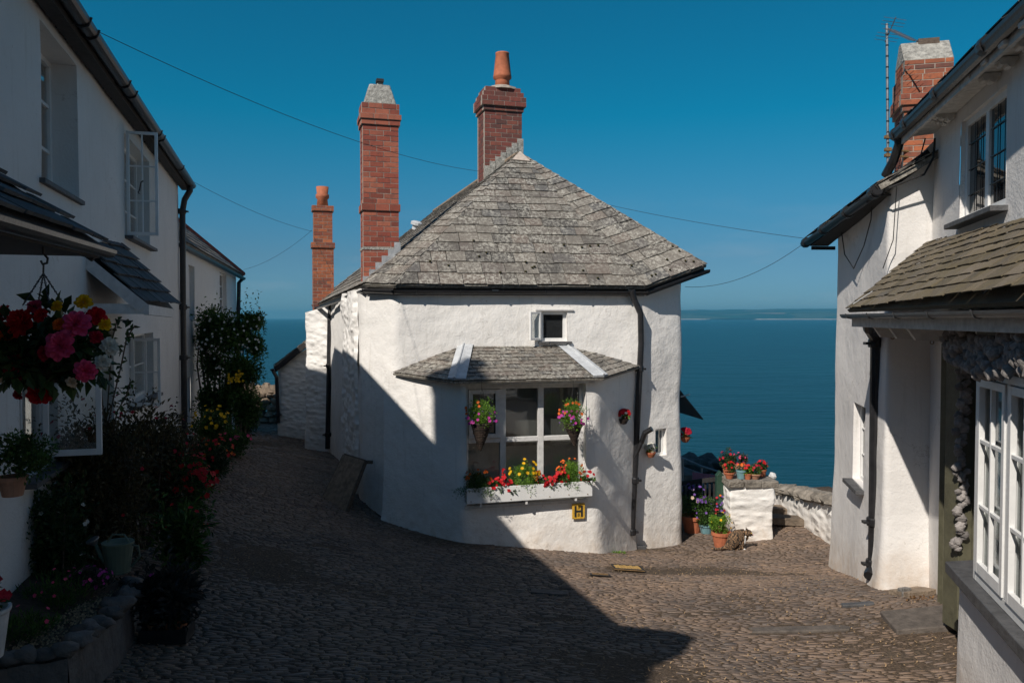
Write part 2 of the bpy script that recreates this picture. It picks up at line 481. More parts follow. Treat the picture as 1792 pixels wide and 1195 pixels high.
M['leaf_bright'] = m_leaf('bright_leaves', (.07, .16, .015), (.22, .40, .05))
M['leaf_bronze'] = m_leaf('bronze_leaves', (.030, .028, .014), (.12, .095, .04))
M['leaf_purple'] = m_leaf('purple_leaves', (.018, .018, .018), (.05, .055, .045))
def m_petal(name, c):
    return m_leaf(name, tuple(x * .65 for x in c), c, .6, .2)
M['p_red'] = m_petal('red_petals', (.62, .012, .02))
M['p_crimson'] = m_petal('crimson_petals', (.45, .01, .035))
M['p_pink'] = m_petal('pink_petals', (.85, .09, .22))
M['p_magenta'] = m_petal('magenta_petals', (.55, .05, .34))
M['p_orange'] = m_petal('orange_petals', (.80, .16, .02))
M['p_yellow'] = m_petal('yellow_petals', (.85, .50, .01))
M['p_white'] = m_petal('white_petals', (.72, .70, .62))
M['p_cream'] = m_petal('cream_petals', (.80, .62, .45))
M['p_purple'] = m_petal('purple_petals', (.20, .09, .38))
M['shell'] = m_plain('bleached_shells', (.24, .22, .21), .8, .35, 25, bumpd=.01, tintvar=.35)

# ------------------------------------------------------------------ geometry builders
def fbm(p, s=1.0):
    return noise.noise(p * s) + .5 * noise.noise(p * s * 2.1 + Vector((7, 3, 1))) + .25 * noise.noise(p * s * 4.3 + Vector((1, 9, 4)))

class Strip:
    """a wall following a plan polyline, left to right as seen from outside; pts = (x, y, z_base, z_top)"""
    def __init__(s, pts, holes=(), res=.14, amp=.015, rad=.12, flare=0.0, flare_h=.18, nscale=.9):
        s.amp = amp; s.flare = flare; s.flare_h = flare_h; s.ns = nscale
        pts = [tuple(p) for p in pts]
        L = [0]
        for a, b in zip(pts, pts[1:]): L.append(L[-1] + math.hypot(b[0] - a[0], b[1] - a[1]))
        s.L = L; st = .02
        fs = np.arange(0, L[-1] + st, st)
        arr = np.array(pts)
        cols = [np.interp(fs, L, arr[:, k]) for k in range(4)]
        w = max(1, int(rad / st)) * 2 + 1
        k = np.hanning(w + 2)[1:-1]; k /= k.sum()
        if rad > 0:
            for i in (0, 1):
                c = cols[i]; h = w // 2
                pre = c[0] - (c[1] - c[0]) * np.arange(h, 0, -1); post = c[-1] + (c[-1] - c[-2]) * np.arange(1, h + 1)
                cols[i] = np.convolve(np.concatenate([pre, c, post]), k, 'valid')
        s.fs = fs; s.c = cols
        gx = np.gradient(cols[0]); gy = np.gradient(cols[1]); gl = np.hypot(gx, gy) + 1e-9
        s.nx = gy / gl; s.ny = -gx / gl
        s.holes = [(L[h[0]] + h[1], L[h[0]] + h[2], h[3], h[4], h[5]) for h in holes]
        S = set()
        for a, b in zip(L, L[1:]):
            n = max(1, int(round((b - a) / res)))
            for i in range(n + 1): S.add(round(a + (b - a) * i / n, 4))
        if rad > 0:
            for a in L[1:-1]:
                for q in (-.75, -.5, -.25, .25, .5, .75):
                    S.add(round(min(max(a + q * rad, 0), L[-1]), 4))
        for h in s.holes: S.add(round(h[0], 4)); S.add(round(h[1], 4))
        s.S = sorted(S)
        z0 = min(p[2] for p in pts); z1 = max(p[3] for p in pts)
        Z = set(round(z, 4) for z in np.arange(z0, z1 + res, res))
        for h in s.holes: Z.add(round(h[2], 4)); Z.add(round(h[3], 4))
        s.Z = sorted(Z)
    def at(s, q, z, disp=True, off=0.0):
        I = lambda c: float(np.interp(q, s.fs, c))
        x, y, zb, zt = [I(c) for c in s.c]
        nx, ny = I(s.nx), I(s.ny); l = math.hypot(nx, ny) + 1e-9; nx /= l; ny /= l
        zz = min(max(z, zb), zt); d = off
        if disp:
            d += s.amp * fbm(Vector((x, y, zz)), s.ns)
            if s.flare: d += s.flare * math.exp(-(zz - zb) / s.flare_h) * (1 + .5 * noise.noise(Vector((x * 1.3, y, 0))))
        return Vector((x + nx * d, y + ny * d, zz)), Vector((nx, ny, 0)), zz - zb
    def build(s, name, mat, parent, grime_h=.8):
        mb = MB(); gr = []; nz = len(s.Z)
        base = []
        vs = []
        for q in s.S:
            for z in s.Z:
                p, n, h = s.at(q, z); vs.append(p); gr.append(max(0.0, 1 - h / grime_h) if h < grime_h else 0.0)
        fs = []
        for i in range(len(s.S) - 1):
            qm = (s.S[i] + s.S[i + 1]) / 2
            for j in range(nz - 1):
                zm = (s.Z[j] + s.Z[j + 1]) / 2
                if any(h[0] < qm < h[1] and h[2] < zm < h[3] for h in s.holes): continue
                a, b, c, d = i * nz + j, (i + 1) * nz + j, (i + 1) * nz + j + 1, i * nz + j + 1
                if (vs[d] - vs[a]).length < 1e-5 and (vs[c] - vs[b]).length < 1e-5: continue
                fs.append((a, b, c, d))
        mb.add(vs, fs, .5)
        s.frames = []
        for (q0, q1, z0, z1, dep) in s.holes:
            bl, n0, _ = s.at(q0, z0); br, n1, _ = s.at(q1, z0); tl, _, _ = s.at(q0, z1); tr, _, _ = s.at(q1, z1)
            n = (n0 + n1).normalized()
            D = -n * dep
            e = -n * .0
            for a, b in ((bl, br), (br, tr), (tr, tl), (tl, bl)):
                mb.add([a, b, b + D, a + D], [(3, 2, 1, 0)], .5); gr += [0, 0, 0, 0]
            o = s.at(q0, z0, False)[0]; r = s.at(q1, z0, False)[0]
            s.frames.append(dict(o=o, u=(r - o).normalized(), n=n, w=(r - o).length, h=z1 - z0, dep=dep))
        o = mb.build(name, mat, parent, smooth=True, grime=gr)
        try:
            o.data.set_sharp_from_angle(angle=math.radians(50))
        except Exception: pass
        return o

def window(parent, fr, set_=.1, cols=2, rows=3, fw=.055, bw=.025, mat='white_paint', glass='glass', curtain=None, th=.05, name='window', label=None, splits=None):
    """frame with glazing bars, pane behind it and an optional curtain; fr from Strip.frames"""
    o, u, n, w, h = fr['o'] - fr['n'] * set_, fr['u'], fr['n'], fr['w'], fr['h']
    up = Vector((0, 0, 1)); m = MB(); e = .012
    def bar(x0, x1, z0, z1, t=th, f=0.0):
        m.obox(o + u * x0 + up * z0 - n * (t - f), u * (x1 - x0), up * (z1 - z0), n * t)
    bar(-e, fw, -e, h + e); bar(w - fw, w + e, -e, h + e); bar(fw, w - fw, -e, fw, th - .004); bar(fw, w - fw, h - fw, h + e, th - .004)
    xs = splits if splits else [w * i / cols for i in range(1, cols)]
    for x in xs: bar(x - bw / 2, x + bw / 2, fw, h - fw, th * .7, -.006)
    for j in range(1, rows):
        z = h * j / rows; bar(fw, w - fw, z - bw / 2, z + bw / 2, th * .6, -.009)
    f = m.build(name, M[mat], parent, bevel=.004)
    if label: f['label'] = label
    g = MB(); q = o - n * th * .55
    g.obox(q + u * fw * .8 + up * fw * .8, u * (w - fw * 1.6), up * (h - fw * 1.6), -n * .006)
    g.build('pane', M[glass], f)
    if curtain:
        c = MB(); q = o - n * (th + .07); N = 24
        for k in range(N):
            a = w * k / N; b = w * (k + 1) / N
            c.quad(q + u * a - n * (.02 * (k % 2)), q + u * b - n * (.02 * ((k + 1) % 2)), q + u * b - n * (.02 * ((k + 1) % 2)) + up * h, q + u * a - n * (.02 * (k % 2)) + up * h, (k % 2) * .7)
        c.build('curtain', M[curtain], f)
    return f

def clip(poly, half):
    """2-D convex clip: half = (a, b, c) keeps a*x+b*y+c >= 0"""
    a, b, c = half; out = []
    for i in range(len(poly)):
        p, q = poly[i], poly[(i + 1) % len(poly)]
        dp = a * p[0] + b * p[1] + c; dq = a * q[0] + b * q[1] + c
        if dp >= 0: out.append(p)
        if (dp >= 0) != (dq >= 0):
            t = dp / (dp - dq); out.append((p[0] + (q[0] - p[0]) * t, p[1] + (q[1] - p[1]) * t))
    return out

def slates(mb, poly, eave, c0=.24, c1=.16, w0=.28, thick=.010, jit=.012, lift=.02, under=True):
    """individual slates laid on a convex planar polygon; eave = direction of the courses"""
    poly = [Vector(p) for p in poly]; o = poly[0]
    nrm = Vector((0, 0, 0))
    for i in range(len(poly)): nrm += (poly[i] - o).cross(poly[(i + 1) % len(poly)] - o)
    nrm.normalize()
    if nrm.z < 0: nrm = -nrm
    u = Vector(eave); u = (u - nrm * u.dot(nrm)).normalized(); v = nrm.cross(u)
    if v.z < 0: v = -v
    P2 = [((p - o).dot(u), (p - o).dot(v)) for p in poly]
    ar = sum(P2[i][0] * P2[(i + 1) % len(P2)][1] - P2[(i + 1) % len(P2)][0] * P2[i][1] for i in range(len(P2)))
    if ar < 0: P2 = P2[::-1]
    H = []
    for i in range(len(P2)):
        p, q = P2[i], P2[(i + 1) % len(P2)]
        ex, ey = q[0] - p[0], q[1] - p[1]; l = math.hypot(ex, ey)
        if l < 1e-6: continue
        a, b = -ey / l, ex / l; H.append((a, b, -(a * p[0] + b * p[1])))
    vmin = min(p[1] for p in P2); vmax = max(p[1] for p in P2)
    umin = min(p[0] for p in P2); umax = max(p[0] for p in P2)
    z = vmin; k = 0
    while z < vmax:
        f = (z - vmin) / max(.01, vmax - vmin); c = c0 + (c1 - c0) * f
        x = umin - R.uniform(0, w0)
        while x < umax:
            w = (w0 * (1 - .35 * f)) * R.uniform(.7, 1.35)
            dz = R.uniform(-jit, jit); sk = R.uniform(-jit, jit) * .8
            x1 = x + w - R.uniform(.006, .013)
            q = [(x, z + dz), (x + (x1 - x) * .5, z + dz + sk * .5 + R.uniform(-.004, .004)), (x1, z + dz + sk), (x1, z + c * 1.18), (x, z + c * 1.18)]
            for h in H:
                q = clip(q, h)
                if len(q) < 3: break
            if len(q) >= 3:
                tl = R.uniform(-.006, .006); vs = []
                for (a, b) in q:
                    t = (b - z) / (c * 1.18)
                    hgt = lift * (1 - t) + .004 + tl * (a - x) / w
                    vs.append(o + u * a + v * b + nrm * hgt)
                n = len(vs); lo = [p - nrm * thick for p in vs]
                face = tuple(range(n))
                nn = (vs[1] - vs[0]).cross(vs[2] - vs[0])
                tint = R.random()
                fs = [face, tuple(range(n, 2 * n))[::-1]] + [(i, n + i, n + (i + 1) % n, (i + 1) % n) for i in range(n)]
                if nn.dot(nrm) < 0: fs = [g[::-1] for g in fs]
                mb.add(vs + lo, fs, tint)
            x += w
        z += c; k += 1
    return nrm

def deck(mb, poly, th=.05, drop=.012):
    poly = [Vector(p) for p in poly]; nrm = Vector((0, 0, 0)); o = poly[0]
    for i in range(len(poly)): nrm += (poly[i] - o).cross(poly[(i + 1) % len(poly)] - o)
    nrm.normalize()
    if nrm.z < 0: nrm = -nrm
    mb.prism([p - nrm * drop for p in poly], -nrm * th, .5)

def bricks(mb, core, c, w, d, z0, z1, rz, course=.086, bl=.23):
    c = Vector((c[0], c[1], 0)); ca, sa = math.cos(rz), math.sin(rz)
    X = Vector((ca, sa, 0)); Y = Vector((-sa, ca, 0))
    core.box((c.x, c.y, (z0 + z1) / 2), (w - .010, d - .010, z1 - z0 - .004), rz, .5)
    n = max(1, int(round((z1 - z0) / course))); ch = (z1 - z0) / n; t = .09
    for k in range(n):
        zz = z0 + (k + .5) * ch
        for (ax, bx, W, Dp) in ((X, Y, w, d), (Y, X, d, w)):
            for sgn in (-1, 1):
                off = 0 if (k % 2 == 0) else bl / 2
                if ax is Y: off = bl / 2 - off
                lim = W / 2; a = -lim
                first = True
                while a < lim - .02:
                    L = (bl if not first else (bl - off if off else bl)); first = False
                    b = min(a + L, lim)
                    if lim - b < .05: b = lim
                    m = (a + b) / 2; g = .012
                    pc = c + ax * m + bx * sgn * (Dp / 2 - t / 2 + R.uniform(-.002, .002))
                    if ax is X:
                        mb.box((pc.x, pc.y, zz), (b - a - g, t, ch - g), rz, None)
                    else:
                        # side bricks stop short of the corners covered by the other pair
                        a2, b2 = max(a, -lim + t + .001), min(b, lim - t - .001)
                        if b2 - a2 > .03:
                            pc = c + ax * (a2 + b2) / 2 + bx * sgn * (Dp / 2 - t / 2)
                            mb.box((pc.x, pc.y, zz), (t, b2 - a2 - g, ch - g), rz, None)
                    a = b

def chimney(parent, c, w, d, rz, segs, mat, course=.086, name='chimney'):
    """segs = [(z0, z1, extra_width)]"""
    b = MB(); k = MB()
    for z0, z1, ex in segs: bricks(b, k, c, w + ex, d + ex, z0, z1, rz, course)
    o = b.build(name, M[mat], parent)
    k.build('mortar_joint', M['mortar'], o)
    return o

def pot_prof(r, h, taper=.72):
    return [(r * taper, 0), (r * .98, h * .78), (r * 1.08, h * .79), (r * 1.1, h), (r * .96, h), (r * .93, h * .86), (.01, h * .85)]

# ---- plants
def leaf(mb, p, d, l, w, up=None, tint=.5):
    d = d.normalized(); s = d.cross(up if up is not None else Vector((R.uniform(-1, 1), R.uniform(-1, 1), 1)))
    if s.length < 1e-4: s = d.orthogonal()
    s.normalize(); n = s.cross(d)
    m = p + d * l * .45
    mb.add([p, m + s * w * .5 + n * w * .18, p + d * l - n * l * .12, m - s * w * .5 + n * w * .18], [(0, 1, 2), (0, 2, 3)], tint)

def rnd_dir():
    while True:
        v = Vector((R.uniform(-1, 1), R.uniform(-1, 1), R.uniform(-1, 1)))
        if .05 < v.length < 1: return v.normalized()

def foliage(mb, c, r, n, size, clumps=10, ratio=.55, upb=.3, spread=.42, shell=.5):
    c = Vector(c); r = Vector(r) if not isinstance(r, (int, float)) else Vector((r, r, r))
    cl = []
    for k in range(clumps):
        d = rnd_dir(); q = R.uniform(shell, 1.0)
        cl.append((c + Vector((d.x * r.x, d.y * r.y, d.z * r.z)) * q * .8, R.uniform(.6, 1.2), R.uniform(0, .55)))
    for i in range(n):
        cc, s, t = cl[i % clumps]
        d = rnd_dir(); q = R.random() ** .5 * spread * s
        p = cc + Vector((d.x * r.x, d.y * r.y, d.z * r.z)) * q
        dd = (d + Vector((0, 0, upb)) + rnd_dir() * .6)
        l = size * R.uniform(.6, 1.3)
        leaf(mb, p, dd, l, l * ratio, tint=min(1, max(0, t + R.uniform(-.1, .45))))
    return cl

def flower(mb, p, r, nrm=None, n=5, tint=None):
    nrm = (nrm or (rnd_dir() + Vector((0, -.8, .5)))).normalized()
    a = nrm.orthogonal().normalized(); b = nrm.cross(a); ph = R.uniform(0, 6)
    tint = R.random() if tint is None else tint
    for k in range(n):
        an = ph + 2 * math.pi * k / n
        d = a * math.cos(an) + b * math.sin(an); s = nrm.cross(d)
        mb.add([p, p + d * r * .6 + s * r * .48 + nrm * r * .2, p + d * r + nrm * r * .12, p + d * r * .6 - s * r * .48 + nrm * r * .2], [(0, 1, 2), (0, 2, 3)], min(1, max(0, tint + R.uniform(-.25, .25))))

def flowers(mb, c, r, n, size, pet=5, face=None):
    c = Vector(c); r = Vector(r) if not isinstance(r, (int, float)) else Vector((r, r, r))
    for i in range(n):
        d = rnd_dir(); d.z = abs(d.z) if R.random() < .75 else d.z
        p = c + Vector((d.x * r.x, d.y * r.y, d.z * r.z)) * R.uniform(.8, 1.05)
        flower(mb, p, size * R.uniform(.7, 1.2), (d + (face or Vector((0, -.5, .2)))), pet)

def rosette(mb, c, r, nrm):
    """double begonia bloom: rings of cupped petals"""
    c = Vector(c); nrm = Vector(nrm).normalized(); a = nrm.orthogonal().normalized(); b = nrm.cross(a)
    for ring, (rr, n, lift) in enumerate(((1.0, 9, .0), (.82, 8, .22), (.62, 7, .38), (.42, 6, .50), (.24, 4, .56))):
        for k in range(n):
            an = 2 * math.pi * (k + .5 * (ring % 2)) / n + R.uniform(-.15, .15)
            d = a * math.cos(an) + b * math.sin(an); s = nrm.cross(d); L = r * rr * R.uniform(.85, 1.1); W = L * .62
            base = c + nrm * r * lift * .5
            vs = []
            for i, t in enumerate((.12, .45, .78, 1.0)):
                wd = W * (.35, .95, 1.0, .55)[i]; hz = r * (lift * .5 * t + .22 * t * t * (1 if ring < 2 else 1.6)) + R.uniform(-.04, .04) * r
                if i == 3: hz -= r * .10
                for q in (-1, 0, 1):
                    vs.append(base + d * L * t * (1 if q == 0 else .94) + s * wd * q * .5 + nrm * (hz + (abs(q) * .10 * r) + R.uniform(-.025, .025) * r))
            fs = []
            for i in range(3):
                for q in range(2):
                    fs.append((i * 3 + q, i * 3 + q + 1, (i + 1) * 3 + q + 1, (i + 1) * 3 + q))
            mb.add(vs, fs, min(1, max(0, .35 + .12 * ring + R.uniform(-.2, .3))))

# ------------------------------------------------------------------ ground
GP = [V(0, -6, -.9), V(0, 0, -1.6), V(3, 0, -1.6), V(-2.5, 0, -1.5), V(0, 2.5, -1.98), P(896, 1195, 5.2), V(3.42, 6.05, -2.84), V(3.0, 5.0, -2.62), P(1680, 1065, 7.5), P(1625, 1030, 8.6), P(1535, 1018, 9.1),
      P(1450, 990, 11.5), P(1453, 955, 12.6), P(1360, 885, 15.0), P(1288, 962, 12.8), P(1190, 952, 13.6), P(1118, 962, 13.0), P(1045, 967, 12.1),
      P(900, 955, 11.8), P(800, 947, 11.55), P(665, 912, 12.2), P(630, 872, 12.95), P(578, 792, 19.6), P(536, 785, 20.3), P(487, 762, 23.0),
      P(455, 742, 28.5), P(318, 775, 15.3), P(420, 752, 24.5), P(300, 1000, 7.9), P(240, 1195, 5.1), V(-4.0, 11, -2.55), V(-12, 12, -1.9), V(-8, 0, -1.2), V(6, 5, -2.2), V(1, 20, -3.9), V(-14, 26, -3.4)]
_g = np.array([[p.x, p.y, p.z] for p in GP])
def _phi(r2): return np.where(r2 > 0, .5 * r2 * np.log(r2 + 1e-12), 0)
_n = len(_g)
_K = _phi(((_g[:, None, :2] - _g[None, :, :2]) ** 2).sum(-1)) + np.eye(_n) * .12
_A = np.zeros((_n + 3, _n + 3)); _A[:_n, :_n] = _K; _A[:_n, _n] = 1; _A[:_n, _n + 1:] = _g[:, :2]; _A[_n, :_n] = 1; _A[_n + 1:, :_n] = _g[:, :2].T
_W = np.linalg.solve(_A, np.concatenate([_g[:, 2], np.zeros(3)]))
def GV(X, Y):
    X = np.asarray(X, float).ravel(); Y = np.asarray(Y, float).ravel()
    r2 = (X[:, None] - _g[None, :, 0]) ** 2 + (Y[:, None] - _g[None, :, 1]) ** 2
    return _phi(r2) @ _W[:_n] + _W[_n] + _W[_n + 1] * X + _W[_n + 2] * Y
def G(x, y): return float(GV([x], [y])[0])
def PG(px, py, lo=3.0, hi=40.0):
    """where the ray through a pixel meets the ground"""
    ds = np.linspace(lo, hi, 600); pts = [P(px, py, d) for d in ds]
    gz = GV([p.x for p in pts], [p.y for p in pts])
    for p, g in zip(pts, gz):
        if p.z <= g: return Vector((p.x, p.y, g))
    return pts[-1]
E = Vector((-.2785, .9604, 0))      # along the street, away from the camera
NL = Vector((.9604, .2785, 0))      # out of the left-hand fronts

def in_poly(x, y, poly):
    c = False; n = len(poly); j = n - 1
    for i in range(n):
        if (poly[i][1] > y) != (poly[j][1] > y) and x < (poly[j][0] - poly[i][0]) * (y - poly[i][1]) / (poly[j][1] - poly[i][1]) + poly[i][0]: c = not c
        j = i
    return c

# cottage plan points used by several builders
CB = dict(LB=P(578, 790, 19.8), L1=P(632, 872, 12.9), C0=P(690, 900, 12.25), C1=P(1124, 962, 13.15), C2=P(1194, 950, 13.6))
BAY = [P(672, 900, 12.32), P(808, 945, 11.55), P(1046, 966, 12.05), P(1112, 962, 13.05)]

def build_ground():
    # earth sheet under the village, falling away as a cliff to the sea
    m, nt, b = newmat('packed_earth')
    n1 = nnoise(nt, 2.2, 5, .6); n2 = nnoise(nt, 40, 4, .7); n3 = nnoise(nt, .25, 4)
    c = ramp(nt, n2.outputs['Fac'], [(.35, (.05, .037, .027)), (.6, (.14, .102, .072)), (.75, (.27, .19, .12))]).outputs[0]
    c = mix(nt, ramp(nt, n1.outputs['Fac'], [(.55, (0, 0, 0)), (.75, (.6, .6, .6))]).outputs[0], c, (.12, .10, .08))
    nt.links.new(c, b.inputs['Base Color']); b.inputs['Roughness'].default_value = .95; b.inputs['Specular IOR Level'].default_value = .2
    bump(nt, b, [(n2.outputs['Fac'], 1.0), (n1.outputs['Fac'], 1.5)], .02)
    xs = np.concatenate([np.linspace(-80, -16, 17), np.arange(-15.5, 9.01, .35), np.linspace(10, 60, 26)])
    ys = np.concatenate([np.linspace(-70, -8, 14), np.arange(-7, 32.1, .35), np.linspace(33, 90, 20)])
    X, Y = np.meshgrid(xs, ys)
    Xc = np.clip(X, -15, 8); Yc = np.clip(Y, -7, 31)
    Z = GV(Xc.ravel(), Yc.ravel()).reshape(X.shape)
    # the drop towards the sea: right of the boundary wall and beyond the lane end
    edge = np.maximum(X - (6.3 + .02 * Y), 0) * (Y > 6) * np.clip((Y - 9) / 4, 0, 1)
    front = np.maximum(Y - np.where(X < -3, 30.5, np.where(X > 2, 16.5, 24)), 0)
    drop = 1.05 * np.maximum(edge, front) ** 1.02
    rise = .35 * np.maximum(-15 - X, 0) * (Y < 30) + .2 * np.maximum(-7 - Y, 0)
    Z = Z - drop + rise * (drop < 1)
    rough = np.array([noise.noise(Vector((x * .12, y * .12, 0))) for x, y in zip(X.ravel(), Y.ravel())]).reshape(X.shape)
    Z = np.maximum(Z + rough * np.clip((drop + rise) / 5, 0, 3), -66)
    mb = MB(); nx = len(xs)
    vs = list(zip(X.ravel().tolist(), Y.ravel().tolist(), Z.ravel().tolist()))
    fs = [(j * nx + i, j * nx + i + 1, (j + 1) * nx + i + 1, (j + 1) * nx + i) for j in range(len(ys) - 1) for i in range(nx - 1)]
    mb.add(vs, fs, .5)
    tag(mb.build('ground', m, smooth=True), kind='structure')

def build_street():
    m, nt, b = newmat('cobbles')
    t = attr(nt, 'tint'); a = nnoise(nt, 30, 5, .65); bg = nnoise(nt, .9, 4, .6); f = nnoise(nt, 110, 4, .7)
    c = ramp(nt, t, [(0, (.085, .062, .048)), (.3, (.155, .112, .086)), (.55, (.21, .148, .110)), (.75, (.15, .125, .112)), (.9, (.235, .162, .115)), (1, (.30, .205, .14))]).outputs[0]
    c = mix(nt, math_(nt, 'MULTIPLY', ramp(nt, a.outputs['Fac'], [(.5, (0, 0, 0)), (.75, (1, 1, 1))]).outputs[0], .45), c, (.25, .18, .13))
    c = mix(nt, ramp(nt, bg.outputs['Fac'], [(.42, (0, 0, 0)), (.68, (.6, .6, .6))]).outputs[0], c, (.21, .145, .10))
    dk = nnoise(nt, .45, 5, .65)
    c = mix(nt, ramp(nt, dk.outputs['Fac'], [(.36, (.5, .5, .5)), (.5, (0, 0, 0))]).outputs[0], c, (.08, .068, .06))
    c = mix(nt, math_(nt, 'MULTIPLY', ramp(nt, f.outputs['Fac'], [(.33, (1, 1, 1)), (.47, (0, 0, 0))]).outputs[0], .45), c, (.06, .042, .031))
    nt.links.new(c, b.inputs['Base Color']); b.inputs['Roughness'].default_value = .62; b.inputs['Specular IOR Level'].default_value = .35
    bump(nt, b, [(a.outputs['Fac'], .7), (f.outputs['Fac'], .2)], .008)
    rr = random.Random(3)
    cott = [(p.x, p.y) for p in (BAY[0], BAY[1], BAY[2], BAY[3], CB['C2'])] + [(2.4, 17), (-2, 21), (CB['LB'].x, 19.8), (CB['L1'].x, CB['L1'].y)]
    S = []
    y = 3.9; k = 0
    bare = [(q.x, q.y, w, d) for q, w, d in ((PG(1098, 997), .24, .24), (PG(1050, 1008), .15, .09), (PG(1103, 958), .22, .17), (PG(962, 1040), .2, .1), (PG(1632, 1086), .42, .27), (PG(1500, 1062), .16, .05), (PG(1598, 1040), .2, .14), (PG(1400, 1105), .45, .08))]
    while y < 29.5:
        sp = .042 if y < 15.5 else .085
        xl = -.66 * y - .2; xr = .60 * y + .3
        if y > 15.5: xr = -2.2 - .22 * (y - 12)
        if y > 16: xl = -.36 * y - .3
        x = xl - rr.uniform(0, .2)
        while x < xr:
            l = rr.choice((.05, .07, .09, .11, .14, .20)) * rr.uniform(.85, 1.15) * (1 if y < 15.5 else 1.3)
            yy = y + .16 * noise.noise(Vector((x * .35, y * .25, 0))) + .03 * noise.noise(Vector((x * 2, y * .8, 5)))
            if not in_poly(x + l / 2, yy, cott) and not any(abs(x + l / 2 - bx) < bw and abs(yy - by) < bd for bx, by, bw, bd in bare):
                S.append((x + l / 2, yy, l, sp * rr.uniform(.78, 1.12)))
            x += l + .006
        y += sp; k += 1
    S = np.array(S); gz = GV(S[:, 0], S[:, 1]); gz2 = GV(S[:, 0], S[:, 1] + .1); gz3 = GV(S[:, 0] + .1, S[:, 1])
    mb = MB()
    cs = [(math.cos(2 * math.pi * q / 8), math.sin(2 * math.pi * q / 8)) for q in range(8)]
    se = [(math.copysign(abs(c) ** .5, c), math.copysign(abs(s) ** .6, s)) for c, s in cs]
    fs = []
    for q in range(8):
        q2 = (q + 1) % 8
        fs += [(q, q2, 8 + q2, 8 + q), (8 + q, 8 + q2, 16)]
    for (x, y, l, w), z, z2, z3 in zip(S, gz, gz2, gz3):
        sy, sx = (z2 - z) * 10, (z3 - z) * 10
        if noise.noise(Vector((x * 1.1, y * 2.2, 9))) + rr.uniform(-.25, .25) > .62: continue      # worn patches of bare earth
        h = rr.uniform(.005, .014); tx, ty = rr.uniform(-.08, .08), rr.uniform(-.20, .20); rot = rr.uniform(-.14, .14)
        z -= .016 * max(0, noise.noise(Vector((x * .55, y * .8, 4))) * 1.6 - .1 + rr.uniform(-.1, .1)); tx *= 1
        cr, sr = math.cos(rot), math.sin(rot); vs = []
        for (f_, hh) in ((.48, -.006), (.42, h * .85)):
            for cx, cy in se:
                j = 1 + rr.uniform(-.10, .10)
                dx, dy = cx * l * f_ * j, cy * w * f_ * j
                ex, ey = dx * cr - dy * sr, dx * sr + dy * cr
                vs.append((x + ex, y + ey, z + sx * ex + sy * ey + hh + tx * ex + ty * ey))
        vs.append((x, y, z + h))
        mb.add(vs, fs, min(1, max(0, rr.gauss(.45, .25))))
    tag(mb.build('street', m, smooth=True), kind='structure')

def build_sea():
    m, nt, b = newmat('sea_water')
    n1 = nnoise(nt, .16, 6, .62, kind='Object', sc=(.35, 1, 1)); n2 = nnoise(nt, .9, 4, .6, sc=(.5, 1, 1)); n3 = nnoise(nt, .004, 4, .5)
    c = ramp(nt, n3.outputs['Fac'], [(.35, (.002, .034, .050)), (.65, (.003, .045, .062))]).outputs[0]
    nt.links.new(c, b.inputs['Base Color']); b.inputs['Roughness'].default_value = .28; b.inputs['IOR'].default_value = 1.33
    b.inputs['Specular IOR Level'].default_value = .36
    bump(nt, b, [(n1.outputs['Fac'], 1.4), (n2.outputs['Fac'], .35), (nnoise(nt, .035, 4, .6, sc=(.3, 1, 1)).outputs['Fac'], 3.0)], 1.8, 1.0)
    mb = MB(); z = -52
    mb.quad((-40000, 15, z), (40000, 15, z), (40000, 40000, z), (-40000, 40000, z), .5)
    tag(mb.build('sea', m), kind='structure')

def build_coast():
    m, nt, b = newmat('hazed_far_fields')
    v = nt.nodes.new('ShaderNodeTexVoronoi'); v.inputs['Scale'].default_value = .0016
    tc = nt.nodes.new('ShaderNodeTexCoord'); mp = nt.nodes.new('ShaderNodeMapping'); mp.inputs['Scale'].default_value = (.6, 1.3, 1)
    nt.links.new(tc.outputs['Object'], mp.inputs[0]); nt.links.new(mp.outputs[0], v.inputs['Vector'])
    sp = nt.nodes.new('ShaderNodeSeparateColor'); nt.links.new(v.outputs['Color'], sp.inputs[0])
    c = ramp(nt, sp.outputs[0], [(0, (.015, .06, .065)), (.55, (.02, .075, .07)), (.74, (.05, .09, .08)), (.93, (.26, .21, .18)), (.97, (.04, .07, .05))])  # blue-green of distance haze put into the field colours
    c.color_ramp.interpolation = 'CONSTANT'
    nt.links.new(c.outputs[0], b.inputs['Base Color']); b.inputs['Roughness'].default_value = 1; b.inputs['Specular IOR Level'].default_value = 0
    mb = MB(); NX, NY = 150, 26; vs = []
    for j in range(NY):
        for i in range(NX):
            x = 1500 + 16000 * i / (NX - 1); f = j / (NY - 1); y = 21000 + 9000 * f + 500 * noise.noise(Vector((x * .0006, 0, 0)))
            e = min(1, i / 10)
            hh = (90 + 250 * f ** .8 + 70 * noise.noise(Vector((x * .0003, y * .0004, 0))) + 35 * noise.noise(Vector((x * .001, y * .001, 3))) + 60 * (x / 17500) ** 2) * e
            if j == 0: hh = -3
            elif j == 1: y = 21060; hh = 26 * e
            vs.append((x, y, -52 + hh))
    fs = [(j * NX + i, j * NX + i + 1, (j + 1) * NX + i + 1, (j + 1) * NX + i) for j in range(NY - 1) for i in range(NX - 1)]
    mb.add(vs, fs, .5)
    cl = m_plain('sea_cliffs', (.30, .27, .25), 1, .3, .003)
    for k in range(NX - 1): mb.m[k] = 1
    tag(mb.build('far_coast', [m, cl], smooth=False), kind='structure')

build_ground(); build_street(); build_sea(); build_coast()

